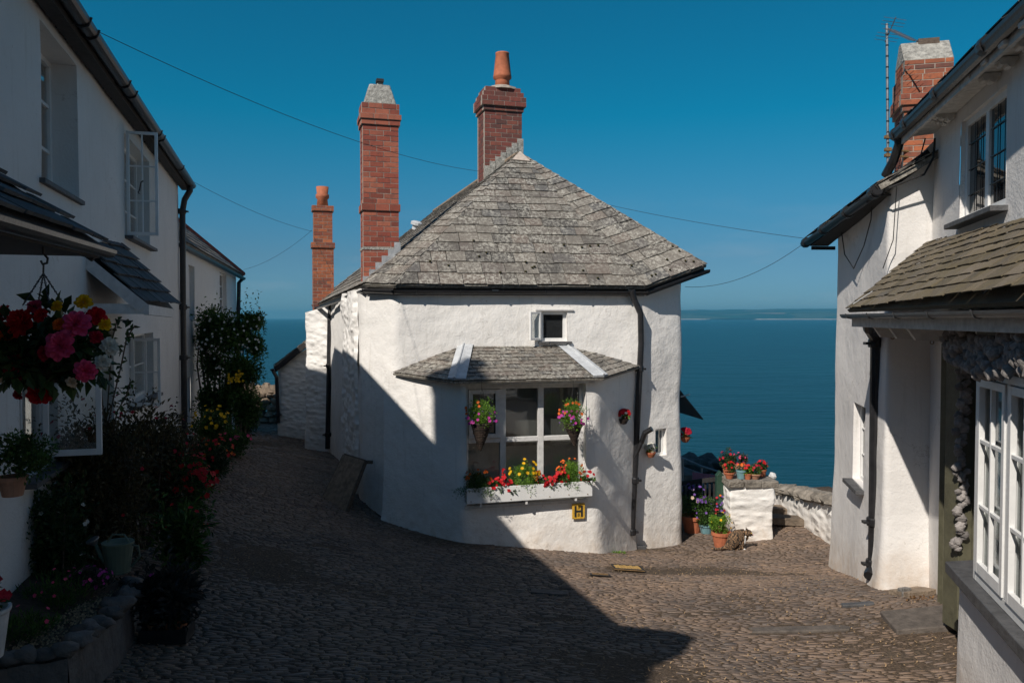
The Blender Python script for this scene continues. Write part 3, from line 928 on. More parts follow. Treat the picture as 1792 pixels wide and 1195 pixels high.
# ------------------------------------------------------------------ buildings
def par(A, B, px):
    """distance along A->B at which the wall line crosses the pixel column px, and its depth"""
    k = (px - 896.0) / FPX
    t = (k * A.y - A.x) / ((B.x - A.x) - k * (B.y - A.y))
    return t * math.hypot(B.x - A.x, B.y - A.y), A.y + t * (B.y - A.y)
def hole(seg, A, B, px0, px1, py0, py1, dep):
    a, d0 = par(A, B, px0); b, d1 = par(A, B, px1); dm = (d0 + d1) / 2; pm = (px0 + px1) / 2
    return (seg, a, b, P(pm, py0, dm).z, P(pm, py1, dm).z, dep)
def zt(p, z): return Vector((p.x, p.y, z))
RZ = math.radians(16)

def leafframe(parent, o, u, n, w, h, cols, rows, fw=.045, bw=.02, mat='white_paint', label=None, name='open_casement'):
    """an opened casement: bottom hinge corner o, direction u across, thickness along n"""
    up = Vector((0, 0, 1)); m = MB(); t = .035
    def bar(x0, x1, z0, z1, tt=t): m.obox(o + u * x0 + up * z0 - n * tt / 2, u * (x1 - x0), up * (z1 - z0), n * tt)
    bar(0, fw, 0, h); bar(w - fw, w, 0, h); bar(fw, w - fw, 0, fw * 1.2, t - .004); bar(fw, w - fw, h - fw, h, t - .004)
    for i in range(1, cols): bar(w * i / cols - bw / 2, w * i / cols + bw / 2, fw, h - fw, t * .6)
    for j in range(1, rows): bar(fw, w - fw, h * j / rows - bw / 2, h * j / rows + bw / 2, t * .5)
    f = m.build(name, M[mat], parent, bevel=.003)
    if label: f['label'] = label
    g = MB(); g.obox(o + u * fw + up * fw - n * .002, u * (w - 2 * fw), up * (h - 2 * fw), n * .004)
    g.build('pane', M['clear'], f)
    return f

def downpipe(parent, pts, r, joints=(), foot=True, name='downpipe'):
    m = MB(); pts = [Vector(p) for p in pts]; m.tube(pts, r, 10)
    for (p) in joints:
        p = Vector(p); m.lathe([(r * 1.28, -.05), (r * 1.38, -.04), (r * 1.38, .03), (r * 1.28, .045)], p, 12)
        m.box((p.x, p.y, p.z - .005), (r * 4.2, r * 1.2, .03), 0)
    return m.build(name, M['black'], parent, smooth=False)

# ---- the white cottage in the middle
def cottage():
    B = CB; L1, C0, C1, C2, LB = B['L1'], B['C0'], B['C1'], B['C2'], B['LB']
    t = thing('cottage', 'white limewashed cottage with hipped slate roof and flower decked bay window in the middle', 'house', (0, 15, G(0, 12) - .3))
    back = V(1.6, 21.2, 0); bl = V(-4.9, 23.4, 0)
    lo = lambda p: G(p.x, p.y) - .25
    pts = [(bl.x, bl.y, -3.7, .28), (LB.x, LB.y, lo(LB), .33), (L1.x, L1.y, lo(L1), .47), (C0.x, C0.y, lo(C0), .42), (C1.x, C1.y, lo(C1), .46), (C2.x, C2.y, lo(C2), .62), (back.x, back.y, -4.3, .5), (bl.x, bl.y, -3.7, .28)]
    h1 = hole(3, C0, C1, 947, 992, 597, 545, .28)
    h2 = hole(4, C1, C2, 1148, 1168, 797, 750, .2)
    w = Strip(pts, [h1, h2], res=.13, amp=.030, rad=.2, flare=.06, flare_h=.3)
    w.build('wall', M['wash'], t)
    # lintel, sill and windows of the upper wall
    fr = w.frames[0]
    window(t, fr, .05, 1, 1, .05, label='tiny upper window frame standing open')
    o = fr['o']; u = fr['u']; n = fr['n']
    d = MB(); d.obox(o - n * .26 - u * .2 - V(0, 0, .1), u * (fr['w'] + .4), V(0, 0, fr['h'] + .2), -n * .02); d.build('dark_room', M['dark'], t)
    lf = (-u * .86 + n * .5).normalized()
    leafframe(t, o + n * .01 - u * .01 + V(0, 0, .02), lf, lf.cross(V(0, 0, 1)), .24, fr['h'] - .03, 1, 1, .03, label='small casement leaf swung open to the left')
    s = MB(); s.obox(o - u * .05 - n * .05 - V(0, 0, .035), u * (fr['w'] + .12), n * .11, V(0, 0, .03)); s.build('window_sill', M['slate_sill'], t)
    s = MB(); s.obox(o - u * .1 - n * .02 + V(0, 0, fr['h'] + .012), u * (fr['w'] + .2), n * .06, V(0, 0, .025)); s.build('drip_board', M['white_old'], t)
    s = MB(); ct = o + u * .12 + n * .06 - V(0, 0, .02); s.tube([ct, ct + V(.0, -.03, -.05), ct + V(.09, -.05, -.03), ct + V(.12, -.04, -.06)], .008, 6); s.tube([ct + V(-.1, -.04, -.045), ct + V(.1, -.05, -.05)], .007, 6); s.build('casement_stay', M['black'], t)
    f2 = w.frames[1]
    window(t, f2, .08, 1, 1, .04, glass='clear', label='small side window')
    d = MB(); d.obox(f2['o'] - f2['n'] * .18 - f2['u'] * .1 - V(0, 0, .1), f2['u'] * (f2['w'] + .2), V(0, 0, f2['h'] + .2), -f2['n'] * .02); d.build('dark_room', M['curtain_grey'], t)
    # rough stone strip below the tall chimney
    dirl = (LB - L1); dirl.z = 0; dirl.normalize(); nl = V(-dirl.y, dirl.x, 0)
    a = L1 + dirl * 2.3; rp = []
    st = Strip([(a.x + nl.x * .02, a.y + nl.y * .02, lo(a), .44), (a.x + nl.x * .10 - dirl.x * .06, a.y + nl.y * .10 - dirl.y * .06, lo(a), .44), (L1.x + nl.x * .08 + dirl.x * .3, L1.y + nl.y * .08 + dirl.y * .3, lo(L1) + .3, .46), (L1.x + nl.x * .01 + dirl.x * .22, L1.y + nl.y * .01 + dirl.y * .22, lo(L1) + .3, .46)], res=.08, amp=.05, rad=.05, nscale=2.6)
    st.build('rough_wall', M['wash_rough'], t)
    # side wing that steps out to the lane
    q0, q1 = P(533, 785, 21.4), P(537, 785, 20.2); q2 = P(578, 790, 19.7)
    st = Strip([(q0.x - .35, q0.y + 2.2, -3.9, .05), (q1.x, q1.y, -3.7, .13), (q2.x, q2.y, -3.7, .30), (q2.x + .5, q2.y + .3, -3.7, .33)], res=.11, amp=.04, rad=.07, flare=.10, flare_h=.5, nscale=1.8)
    st.build('wing_wall', M['wash_rough'], t)
    # brick footing showing at the corner
    m = MB(); kk = MB()
    for r_ in range(3):
        for c_ in range(3):
            p = P(640 + c_ * 15, 882 + r_ * 9, 12.82 - .06 * c_); m.box(p, (.15, .12, .066), .1)
    m.build('brick_footing', M['brick_dark'], t)
    # bay
    BB = [zt(b, 0) for b in BAY]
    tops = [-.80, -.90, -.90, -.78]
    bp = [(b.x, b.y, G(b.x, b.y) - .3, z) for b, z in zip(BAY, tops)]
    bh = (1, .07, 1.90, -2.72, -.985, .34)
    bw = Strip(bp, [bh], res=.10, amp=.028, rad=.16, flare=.16, flare_h=.30)
    bo = bw.build('bay_wall', M['wash'], t, grime_h=.85)
    fr = bw.frames[0]; o, u, n, W, H = fr['o'] - fr['n'] * .17, fr['u'], fr['n'], fr['w'], fr['h']; up = V(0, 0, 1)
    m = MB(); zt_ = H * .52
    def bar(x0, x1, z0, z1, t_=.07, f=0.0): m.obox(o + u * x0 + up * z0 - n * (t_ - f), u * (x1 - x0), up * (z1 - z0), n * t_)
    bar(-.01, .05, 0, H + .01); bar(W - .06, W + .01, 0, H + .01); bar(.05, W - .06, H - .07, H + .01, .066); bar(.05, W - .06, -.01, .07, .066)
    x1, x2 = W * .315, W * .635
    bar(x1 - .045, x1 + .045, .07, H - .07, .064); bar(x2 - .045, x2 + .045, .07, H - .07, .064)
    bar(.05, x1 - .045, zt_ - .035, zt_ + .035, .06); bar(x1 + .045, x2 - .045, zt_ - .035, zt_ + .035, .06); bar(x2 + .045, W - .06, zt_ - .035, zt_ + .035, .06)
    wf = m.build('bay_window', M['white_old'], t, bevel=.005)
    m = MB()
    a0, a1, b0, b1 = .055, x1 - .048, zt_ + .04, H - .075
    for (x0, xx, z0, z1) in ((a0, a0 + .06, b0, b1), (a1 - .07, a1, b0, b1), (a0 + .06, a1 - .07, b0, b0 + .06), (a0 + .06, a1 - .07, b1 - .06, b1)):
        m.obox(o + u * x0 + up * z0 + n * .004, u * (xx - x0), up * (z1 - z0), n * .03)
    m.build('casement', M['white_old'], wf, bevel=.004)
    g = MB()
    for x0, xx in ((.05, x1), (x1, x2), (x2, W - .05)):
        for z0, z1 in ((.05, zt_), (zt_, H - .05)):
            g.obox(o - n * .04 + u * x0 + up * z0, u * (xx - x0), up * (z1 - z0), -n * .005)
    g.build('pane', M['clear'], wf)
    # room behind: dark box with a half drawn blind
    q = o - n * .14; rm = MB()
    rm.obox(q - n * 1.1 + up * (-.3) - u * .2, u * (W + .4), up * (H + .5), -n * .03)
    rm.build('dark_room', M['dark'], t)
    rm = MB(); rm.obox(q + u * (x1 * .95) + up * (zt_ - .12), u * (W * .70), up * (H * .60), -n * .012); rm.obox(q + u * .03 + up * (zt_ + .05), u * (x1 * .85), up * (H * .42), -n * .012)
    rm.build('blind', M['curtain_grey'], t)
    s = MB(); s.obox(fr['o'] - u * .03 - n * .30 - up * .05, u * (W + .05), n * .345, up * .045); s.build('bay_sill', M['white_old'], t)
    s = MB(); s.obox(fr['o'] - u * .10 - n * .02 + up * (H + .012), u * (W + .22), n * .10, up * .085); s.build('bay_fascia', M['cream'], t)
    # bay roof
    TL, TR = P(812, 603, 12.56), P(984, 601, 12.98); WL, WR = P(687, 652, 12.15), P(1120, 641, 12.95); EL, ER = P(795, 667, 11.36), P(1057, 661, 11.92)
    m = MB()
    slates(m, [EL, ER, TR, TL], ER - EL, .13, .11, .2, lift=.013, thick=.008)
    slates(m, [WL, EL, TL], EL - WL, .13, .11, .2, lift=.013, thick=.008)
    slates(m, [ER, WR, TR], WR - ER, .13, .11, .2, lift=.013, thick=.008)
    for pl in ([EL, ER, TR, TL], [WL, EL, TL], [ER, WR, TR]): deck(m, pl, .03)
    br = m.build('bay_roof', M['slate'], t)
    m = MB()
    for a_, b_, sd, sd2 in ((EL, TL, ER - EL, WL - EL), (ER, TR, EL - ER, WR - ER)):
        for dd, w_ in ((sd, .17), (sd2, .13)):
            s1 = dd.normalized() * w_
            v1, v2 = a_ + V(0, 0, .045), b_ + V(0, 0, .04)
            m.add([v1, v1 + s1 + V(0, 0, -.008), v2 + s1 * .9 + V(0, 0, -.004), v2, v1 - V(0, 0, .03), v1 + s1 - V(0, 0, .04)], [(0, 1, 2, 3), (3, 2, 1, 0), (4, 5, 1, 0), (0, 1, 5, 4)], .5)
        m.tube([a_ + V(0, 0, .05), b_ + V(0, 0, .045)], .016, 6)
    m.beam(TL + V(-.05, .02, .03), TR + V(.05, .02, .03), .16, .03, tint=.4)
    m.build('hip_flashing', M['lead_white'], br)
    # main roof
    A, B1 = P(910, 268, 15.3), P(760, 370, 23.3)
    L, L2, E1, E2 = P(638, 496, 12.62), P(690, 498, 12.17), P(1131, 501, 13.06), P(1237, 463, 13.5)
    LE, LF = P(554, 533, 20.8), P(545, 535, 23.6); BK = V(2.3, 21.8, .55)
    m = MB()
    faces = [([L2, E1, A], E1 - L2), ([L, L2, A], L2 - L), ([E1, E2, A], E2 - E1), ([L, A, LE], LE - L), ([LE, A, B1], LE - L), ([LE, B1, LF], LF - LE), ([E2, BK, A], BK - E2), ([BK, B1, A], BK - E2), ([LF, B1, BK], BK - LF)]
    for pl, ev in faces:
        slates(m, pl, ev, .27, .14, .34, lift=.019, thick=.010, jit=.016); deck(m, pl, .05, .016)
    rf = m.build('roof', M['slate'], t)
    m = MB(); tri = [A + V(0, -.03, .02), A + (L2 - A) * .075 + V(0, -.02, .02), A + (E1 - A) * .085 + V(.02, -.02, .02)]
    m.prism(tri, V(0, -.006, .012), .5); m.build('apex_cap', M['ridge_mortar'], rf)
    m = MB(); m.tube([A + (B1 - A) * .02 + V(0, 0, .0), B1 + V(0, 0, .0)], .06, 8); m.build('ridge_tile', M['stone_brown'], rf)
    mmoss = m_plain('moss', (.05, .045, .015), .95, .3, 30); rnd = random.Random(4)
    for k in range(26):      # moss cushions in the joints of the eaves courses
        a_, b_ = rnd.random(), rnd.uniform(.03, .3); p = L2.lerp(E1, a_).lerp(A, b_) if k % 3 else E1.lerp(E2, a_).lerp(A, b_ * .6)
        m = MB(); m.blob(p + V(0, -.02, .028), (.022, .03, .016), 6, 4); m.build('moss_cushion', mmoss, rf)
    # fascia and gutters
    m = MB()
    dn = V(0, 0, -.10)
    for a_, b_ in ((L, L2), (L2, E1), (E1, E2)): m.beam(a_ + dn + V(.0, .10, 0), b_ + dn + V(-.02, .10, 0), .03, .11)
    m.build('eaves_board', M['black_matt'], t)
    m = MB(); dn = V(0, -.0, -.085)
    for a_, b_ in ((L, L2), (L2, E1), (E1 + V(.02, 0, 0), E2 + V(.02, 0, 0))): m.gutter(a_ + dn, b_ + dn, .062)
    for k in range(6):
        p = L2.lerp(E1, (k + .5) / 6) + dn; m.tube([p + V(0, -.07, .0), p + V(0, -.05, -.05), p + V(0, 0, -.07), p + V(0, .1, -.04)], .009, 5)
    m.gutter(L + V(-.03, .1, -.1), LE + V(-.05, 0, -.10), .055)
    m.build('gutter', M['black'], t)
    # downpipes
    p = lambda x, y, d: P(x, y, d)
    downpipe(t, [p(1106, 508, 12.95), p(1110, 525, 12.98), p(1121, 548, 12.98), p(1122, 600, 13.0), p(1117, 700, 12.98), p(1110, 850, 12.95), p(1106, 935, 12.93)], .05, [p(1119, 645, 13.0), p(1111, 840, 12.95), p(1106, 930, 12.93)])
    m = MB(); m.tube([p(1122, 775, 12.95), p(1129, 757, 12.85), p(1141, 750, 12.8)], [.04, .045, .045], 8); m.tube([p(1110, 800, 12.95), p(1122, 774, 12.93)], .04, 8); m.build('pipe_branch', M['black'], t)
    downpipe(t, [p(580, 527, 19.6), p(578, 545, 19.5), p(577, 560, 19.45), p(575, 690, 19.4), p(573, 785, 19.4)], .06, [p(576, 640, 19.43), p(574, 760, 19.4)])
    # chimneys
    c = P(664, 400, 13.65)
    ch = chimney(t, (c.x, c.y), .60, .50, RZ, [(.0, 1.78, 0), (1.78, 1.90, .05), (1.90, 3.20, 0), (3.20, 3.29, .05), (3.29, 3.38, .09), (3.38, 3.56, .03)], 'brick')
    ch['label'] = 'tall red brick chimney with a cement cap rising from the eaves'
    m = MB(); ca, sa = math.cos(RZ), math.sin(RZ)
    def frust(m, c, w0, d0, w1, d1, z0, z1, rz):
        X = V(math.cos(rz), math.sin(rz), 0); Y = V(-math.sin(rz), math.cos(rz), 0); c = V(c[0], c[1], 0)
        vs = [c + X * a * w0 / 2 + Y * b * d0 / 2 + V(0, 0, z0) for a, b in ((-1, -1), (1, -1), (1, 1), (-1, 1))] + [c + X * a * w1 / 2 + Y * b * d1 / 2 + V(0, 0, z1) for a, b in ((-1, -1), (1, -1), (1, 1), (-1, 1))]
        m.add(vs, [(3, 2, 1, 0), (4, 5, 6, 7), (0, 1, 5, 4), (1, 2, 6, 5), (2, 3, 7, 6), (3, 0, 4, 7)], .5)
    frust(m, c, .54, .46, .34, .30, 3.56, 3.90, RZ)
    m.box((c.x + .02, c.y, 3.93), (.10, .14, .07), RZ); k = m.build('chimney_cap', M['cement'], ch, bevel=.02)
    m = MB(); m.box((c.x + .02, c.y - .02, 3.985), (.12, .16, .05), RZ); m.build('cowl', M['black_matt'], ch)
    m = MB(); X = V(ca, sa, 0); Y = V(-sa, ca, 0); cc = V(c.x, c.y, 0)
    for k in range(6):
        x = -.31 + k * .105; z = .52 + .115 * k
        m.obox(cc + X * x - Y * .256 + V(0, 0, z - .25), X * .105, -Y * .008, V(0, 0, .42))
    for k in range(5):
        m.obox(cc + X * .305 + Y * (-.25 + k * .1) + V(0, 0, .6 + .0 * k), X * .008, Y * .1, V(0, 0, .40 + .05 * k))
    m.build('step_flashing', M['lead'], ch)
    m = MB()
    m.box((c.x, c.y, 1.155), (.612, .512, .045), RZ); m.build('cement_band', M['cement'], ch)
    # ridge chimney with one pot
    c = P(874, 300, 16.4)
    ch = chimney(t, (c.x, c.y), .78, .62, RZ, [(2.3, 4.12, 0), (4.12, 4.21, .06), (4.21, 4.40, .14), (4.40, 4.50, .06), (4.50, 4.60, -.04)], 'brick_dark')
    ch['label'] = 'darker brick chimney on the ridge carrying a tapering pot'
    m = MB(); m.lathe([(.30, 0), (.24, .05), (.16, .09)], (c.x + .05, c.y, 4.60), 4, axis=None); m.lathe([(.36, -.01), (.33, .04), (.2, .09)], (c.x + .04, c.y, 4.59), 12); m.build('mortar_flaunching', M['mortar'], ch)
    m = MB(); m.lathe([(.155, -.03), (.145, .12), (.145, .16), (.185, .19), (.185, .24), (.178, .26), (.135, .66), (.14, .67), (.14, .70), (.11, .70), (.11, .5), (.01, .5)], (c.x + .06, c.y, 4.66), 20)
    m.build('chimney_pot', M['terracotta'], ch, smooth=True)
    m = MB(); cc = V(c.x, c.y, 0); sl = 0
    for k in range(7):
        x = -.40 + k * .114; z = 2.86 + .095 * k
        m.obox(cc + X * x - Y * .312 + V(0, 0, z - .2), X * .13, -Y * .01, V(0, 0, .36))
    m.build('step_flashing', M['cement'], ch)
    # far chimney
    c = P(565, 450, 20.7)
    ch = chimney(t, (c.x, c.y), .50, .42, RZ, [(.1, 1.78, .03), (1.78, 1.92, .10), (1.92, 2.72, -.02), (2.72, 2.86, .05)], 'brick_orange')
    ch['label'] = 'far orange brick chimney with a short pot'
    m = MB(); m.lathe([(.15, 0), (.13, .18), (.17, .22), (.17, .30), (.14, .32), (.16, .50), (.12, .50), (.01, .3)], (c.x, c.y, 2.86), 16); m.build('chimney_pot', M['terracotta'], ch, smooth=True)
    m = MB(); m.lathe([(.09, 0), (.09, .10), (.14, .11), (.14, .17), (.08, .2)], P(727, 402, 18.6), 12, axis=(.25, -.2, 1)); m.build('roof_vent', M['lead_white'], rf, smooth=False)
    # skirt of little slate porch on the far side
    m = MB(); a_, b_, c_, d_ = V(2.72, 14.3, -.93), V(3.49, 14.6, -1.83), V(3.20, 16.2, -1.83), V(2.40, 16.0, -.93)
    m.prism([a_, b_, c_, d_], V(.02, 0, -.04)); m.build('side_porch_roof', M['slate_dark'], t)
    m = MB(); m.tube([P(1192, 694, 14.2), P(1207, 690, 14.0)], .012, 6); m.build('porch_bracket', M['white_old'], t)
    return t

# ---- low outhouse beyond it
def shed():
    a, b = P(486, 762, 23.2), P(531, 764, 22.6); g = -3.8
    t = thing('outhouse', 'small white lean-to outhouse with mono-pitch slate roof at the far end of the cottage', 'outhouse', (a.x + .5, a.y, -3.4))
    st = Strip([(a.x - .3, a.y + 2.0, g, -1.55), (a.x, a.y, g, -1.40), (a.x + .12, a.y - .2, g, -1.35), (b.x + .3, b.y - .1, g, -.78), (b.x + .35, b.y + 2, g, -.78)], res=.12, amp=.035, rad=.08, flare=.06, nscale=1.8)
    st.build('wall', M['wash_rough'], t)
    m = MB(); e1, e2 = P(478, 640, 22.9), P(534, 597, 22.2); e3, e4 = e1 + V(-.3, 2.2, 0), e2 + V(-.3, 2.2, 0)
    slates(m, [e1, e2, e4, e3], V(-.3, 2.2, 0), .25, .2, .3); deck(m, [e1, e2, e4, e3], .04); m.build('roof', M['slate'], t)
    m = MB(); m.beam(e1 + V(.05, .02, -.10), e2 + V(.0, .02, -.10), .04, .16); m.build('verge_board', M['black_matt'], t)
    m = MB(); m.gutter(e1 + V(-.03, 0, -.1), e3 + V(-.03, 0, -.1), .06); m.build('gutter', M['black'], t)
    downpipe(t, [e1 + V(0, 0, -.15), P(484, 660, 22.9), P(487, 740, 22.9)], .055, [P(486, 725, 22.9)])

# ---- long house on the left
def LW(D, off=0.0, z=0.0): return V(-1.9 - .29 * D + NL.x * off, D + NL.y * off, z)
def left_house():
    t = thing('long_cottage', 'long shaded white house along the left edge with black gutter and open casements', 'house', (LW(8).x, 8, -2.4))
    ln = math.hypot(.29, 1)
    def H(px0, px1, z0, z1, dep):
        D0 = 1.9 / (-(px0 - 896) / FPX - .29); D1 = 1.9 / (-(px1 - 896) / FPX - .29)
        return (0, (D0 + 1) * ln, (D1 + 1) * ln, z0, z1, dep)
    hs = [H(78, 142, 1.12, 2.38, .26), H(222, 264, 1.02, 2.28, .2), H(226, 268, -1.12, -.22, .16), H(32, 98, -1.2, -.32, .2), (0, 9.2 * ln, 10.1 * ln, -2.30, -.12, .3)]
    a, b = LW(-1), LW(15.2); gend = b - NL * 6
    st = Strip([(a.x, a.y, -2.2, 2.52), (b.x, b.y, -3.2, 2.52), (gend.x, gend.y, -3.2, 2.52)], hs, res=.16, amp=.012, rad=.03)
    st.build('wall', M['wash_left'], t)
    fr = st.frames
    window(t, fr[0], .22, 2, 3, .05, .03, curtain='curtain', glass='clear', label='tall upper window in a deep reveal')
    window(t, fr[1], .16, 2, 3, .04, .02, curtain='curtain', glass='clear', label='upper window with a leaf standing open')
    window(t, fr[2], .12, 2, 2, .04, .02, curtain='curtain', glass='clear', label='ground floor window with a leaf standing open')
    window(t, fr[3], .12, 2, 1, .05, .03, curtain='curtain', glass='clear', label='near ground floor window with a leaf standing open')
    d = MB(); o = fr[4]['o'] - fr[4]['n'] * .24; d.obox(o, fr[4]['u'] * fr[4]['w'], V(0, 0, fr[4]['h']), -fr[4]['n'] * .04)
    for k in range(1, 5): d.obox(o + fr[4]['u'] * (fr[4]['w'] * k / 5 - .005), fr[4]['u'] * .01, V(0, 0, fr[4]['h']), fr[4]['n'] * .008)
    dr = d.build('door', M['olive'], t)
    m = MB(); m.blob(o + fr[4]['u'] * .1 + V(0, 0, 1.0) + fr[4]['n'] * .03, .03, 8, 6); m.build('door_knob', M['rust'], dr)
    leafframe(t, fr[1]['o'] + NL * .02, NL, -E, .36, 1.28, 2, 3, .035, .018, label='upper casement leaf swung out over the street')
    leafframe(t, fr[2]['o'] + NL * .02, NL, -E, .34, .86, 2, 2, .035, .018, label='lower casement leaf swung out over the street')
    q = LW(6.3, .02, -1.10); leafframe(t, q, NL, -E, .42, .80, 1, 1, .04, .02, label='large casement leaf swung out below the flower basket')
    m = MB(); q = fr[1]['o'] + NL * .17 + V(0, 0, .55) - E * .03; m.tube([q, q + V(.02, 0, .1), q + V(.05, 0, .12)], .008, 5); m.tube([q, q + V(-.02, 0, -.02), q + V(.0, 0, -.04)], .007, 5); m.build('window_catch', M['black'], t)
    for f, ex in ((fr[0], .04), (fr[1], .10), (fr[2], .12), (fr[3], .12)):
        s = MB(); s.obox(f['o'] - f['u'] * .06 - f['n'] * .1 - V(0, 0, .045), f['u'] * (f['w'] + .12), f['n'] * (.1 + ex), V(0, 0, .04)); s.build('window_sill', M['slate_sill'], t, bevel=.004)
    # roof
    eo = .20; g0, g1 = LW(1.9, eo, 2.58), LW(15.4, eo, 2.58)
    r0, r1 = g0 - NL * 3.1 + V(0, 0, 2.4), g1 - NL * 3.1 + V(0, 0, 2.4); k0, k1 = r0 - NL * 3.1 - V(0, 0, 2.4), r1 - NL * 3.1 - V(0, 0, 2.4)
    m = MB()
    for pl in ([g0, g1, r1, r0], [k0, k1, r1, r0]):
        slates(m, pl, E, .26, .2, .34); deck(m, pl, .08)
    rf = m.build('roof', M['slate_dark'], t)
    # the lower continuation of the roof on the camera side
    g2, g3 = LW(-5.5, .05, 2.2), LW(1.9, .05, 2.2)
    r2, r3 = g2 - NL * 2.9 + V(0, 0, 2.0), g3 - NL * 2.9 + V(0, 0, 2.0)
    m = MB(); slates(m, [g2, g3, r3, r2], E, .26, .2, .34); deck(m, [g2, g3, r3, r2], .08); m.build('lower_roof', M['slate_dark'], t)
    m = MB(); m.prism([LW(-1, -.0, 2.5), LW(-1, -6, 2.5), LW(-1, -3, 4.8)], E * .2); m.build('gable', M['wash_left'], t); m = MB(); m.prism([LW(15.2, -.02, 2.5), LW(15.2, -6, 2.5), LW(15.2, -3, 4.85)], -E * .2); m.build('gable', M['wash_left'], t)
    m = MB(); m.beam(g0 + V(0, 0, -.09) - NL * .1, g1 + V(0, 0, -.09) - NL * .1, .12, .10); m.build('eaves_board', M['black_matt'], t)
    m = MB(); m.gutter(g0 + V(0, 0, -.04) + NL * .03, g1 + V(0, 0, -.04) + NL * .03, .07)
    for D in (6.8, 7.1, 8.6, 9.0, 10.9, 11.2, 13.4):
        q = LW(D, eo + .03, 2.54); m.tube([q + NL * .078 + V(0, 0, .01), q + NL * .05 + V(0, 0, -.06), q + V(0, 0, -.08), q - NL * .06 + V(0, 0, -.05), q - NL * .2 + V(0, 0, -.1)], .011, 5)
    m.build('gutter', M['black'], t)
    q = LW(15.1, eo + .02, 2.5)
    downpipe(t, [q, q - V(0, 0, .10), LW(15.1, .12, 2.22), LW(15.1, .08, 2.0), LW(15.1, .07, 0), LW(15.1, .07, -2.35)], .055, [LW(15.1, .07, 2.0), LW(15.1, .07, .2), LW(15.1, .07, -.75)])
    # chimney above the frame; it throws the square shadow on the bay
    c = V(-5.95, 3.95, 0); chimney(t, (c.x, c.y), .70, .58, RZ, [(4.0, 7.35, 0), (7.35, 7.5, .06), (7.5, 7.65, .0)], 'brick_dark', course=.1)
    m = MB(); m.lathe(pot_prof(.16, .5)[::-1] if False else [(.17, 0), (.15, .3), (.17, .5), (.12, .5), (.01, .3)], c + V(0, 0, 7.65), 12); m.build('chimney_pot', M['terracotta'], t)
    # unseen slab and block, added and shaped to cast the shadow tongue on the cobbles
    m = MB(); z = 2.42; m.prism([V(-2.75, 3.0, z), V(-2.30, 2.46, z), V(-1.86, 2.36, z), V(-1.66, 2.20, z), V(-1.72, 2.05, z), V(-1.84, 1.70, z), V(-2.10, 1.35, z), V(-2.16, .95, z), V(-2.45, .6, z), V(-2.9, 1.2, z)], V(0, 0, .12)); tongue_slab = m.build('shadow_tongue_slab', M['slate_dark'], t)
    m = MB(); m.prism([V(-2.6, 2.7, 1.2), V(-2.25, 2.2, 1.2), V(-1.8, 2.05, 1.2), V(-2.15, 1.2, 1.2), V(-2.4, .8, 1.2)], V(0, 0, 1.22)); m.build('shadow_tongue_block', M['wash_left'], t)
    # pent roof over the near window
    o0, o1 = V(-.96 - .29 * .8, .8, .33), V(-.96 - .29 * 4.42, 4.42, .405)
    w0, w1 = o0 - NL * .95 + V(0, 0, .68), o1 - NL * .95 + V(0, 0, .68)
    m = MB(); slates(m, [o0, o1, w1, w0], o1 - o0, .20, .18, .34, lift=.03, thick=.016); deck(m, [o0, o1, w1, w0], .03)
    pr = m.build('pent_roof', M['slate_dark'], t)
    m = MB(); m.obox(o0 - V(0, 0, .07) - NL * .06, o1 - o0 - E * .02, -NL * .85, V(0, 0, .02)); m.beam(o0 + V(0, 0, -.045) - NL * .05, o1 + V(0, 0, -.045) - NL * .05 - E * .02, .05, .07); m.beam(o1 - E * .04 + V(0, 0, -.06) - NL * .03, w1 - E * .04 + V(0, 0, -.06), .03, .10); m.build('soffit', M['black_matt'], pr)
    m = MB(); m.gutter(o0 + V(0, 0, -.035) + NL * .02, o1 + V(0, 0, -.035) + NL * .02, .042); m.build('gutter', M['black'], pr)
    # door canopy
    Wn, Wf = P(143, 440, 7.85), P(203, 416, 9.7); En, Ef = P(250, 530, 8.02), P(306, 541, 9.85)
    m = MB(); slates(m, [En, Ef, Wf, Wn], Ef - En, .18, .16, .26, lift=.03, thick=.014); deck(m, [En, Ef, Wf, Wn], .03)
    cp = m.build('door_canopy', M['slate_dark'], t)
    m = MB(); m.beam(Wn + V(0, 0, -.07), En + V(0, 0, -.05), .04, .11); b0 = P(150, 540, 7.9); m.beam(b0, P(258, 541, 8.05), .05, .10); m.beam(P(256, 542, 8.03), P(300, 548, 9.8), .05, .10)
    m.build('bargeboard', M['white_old'], cp)
    m = MB(); m.beam(Wn + V(0, 0, .05), Wf + V(0, 0, .06), .02, .14); m.build('flashing', M['lead'], cp)
    return t

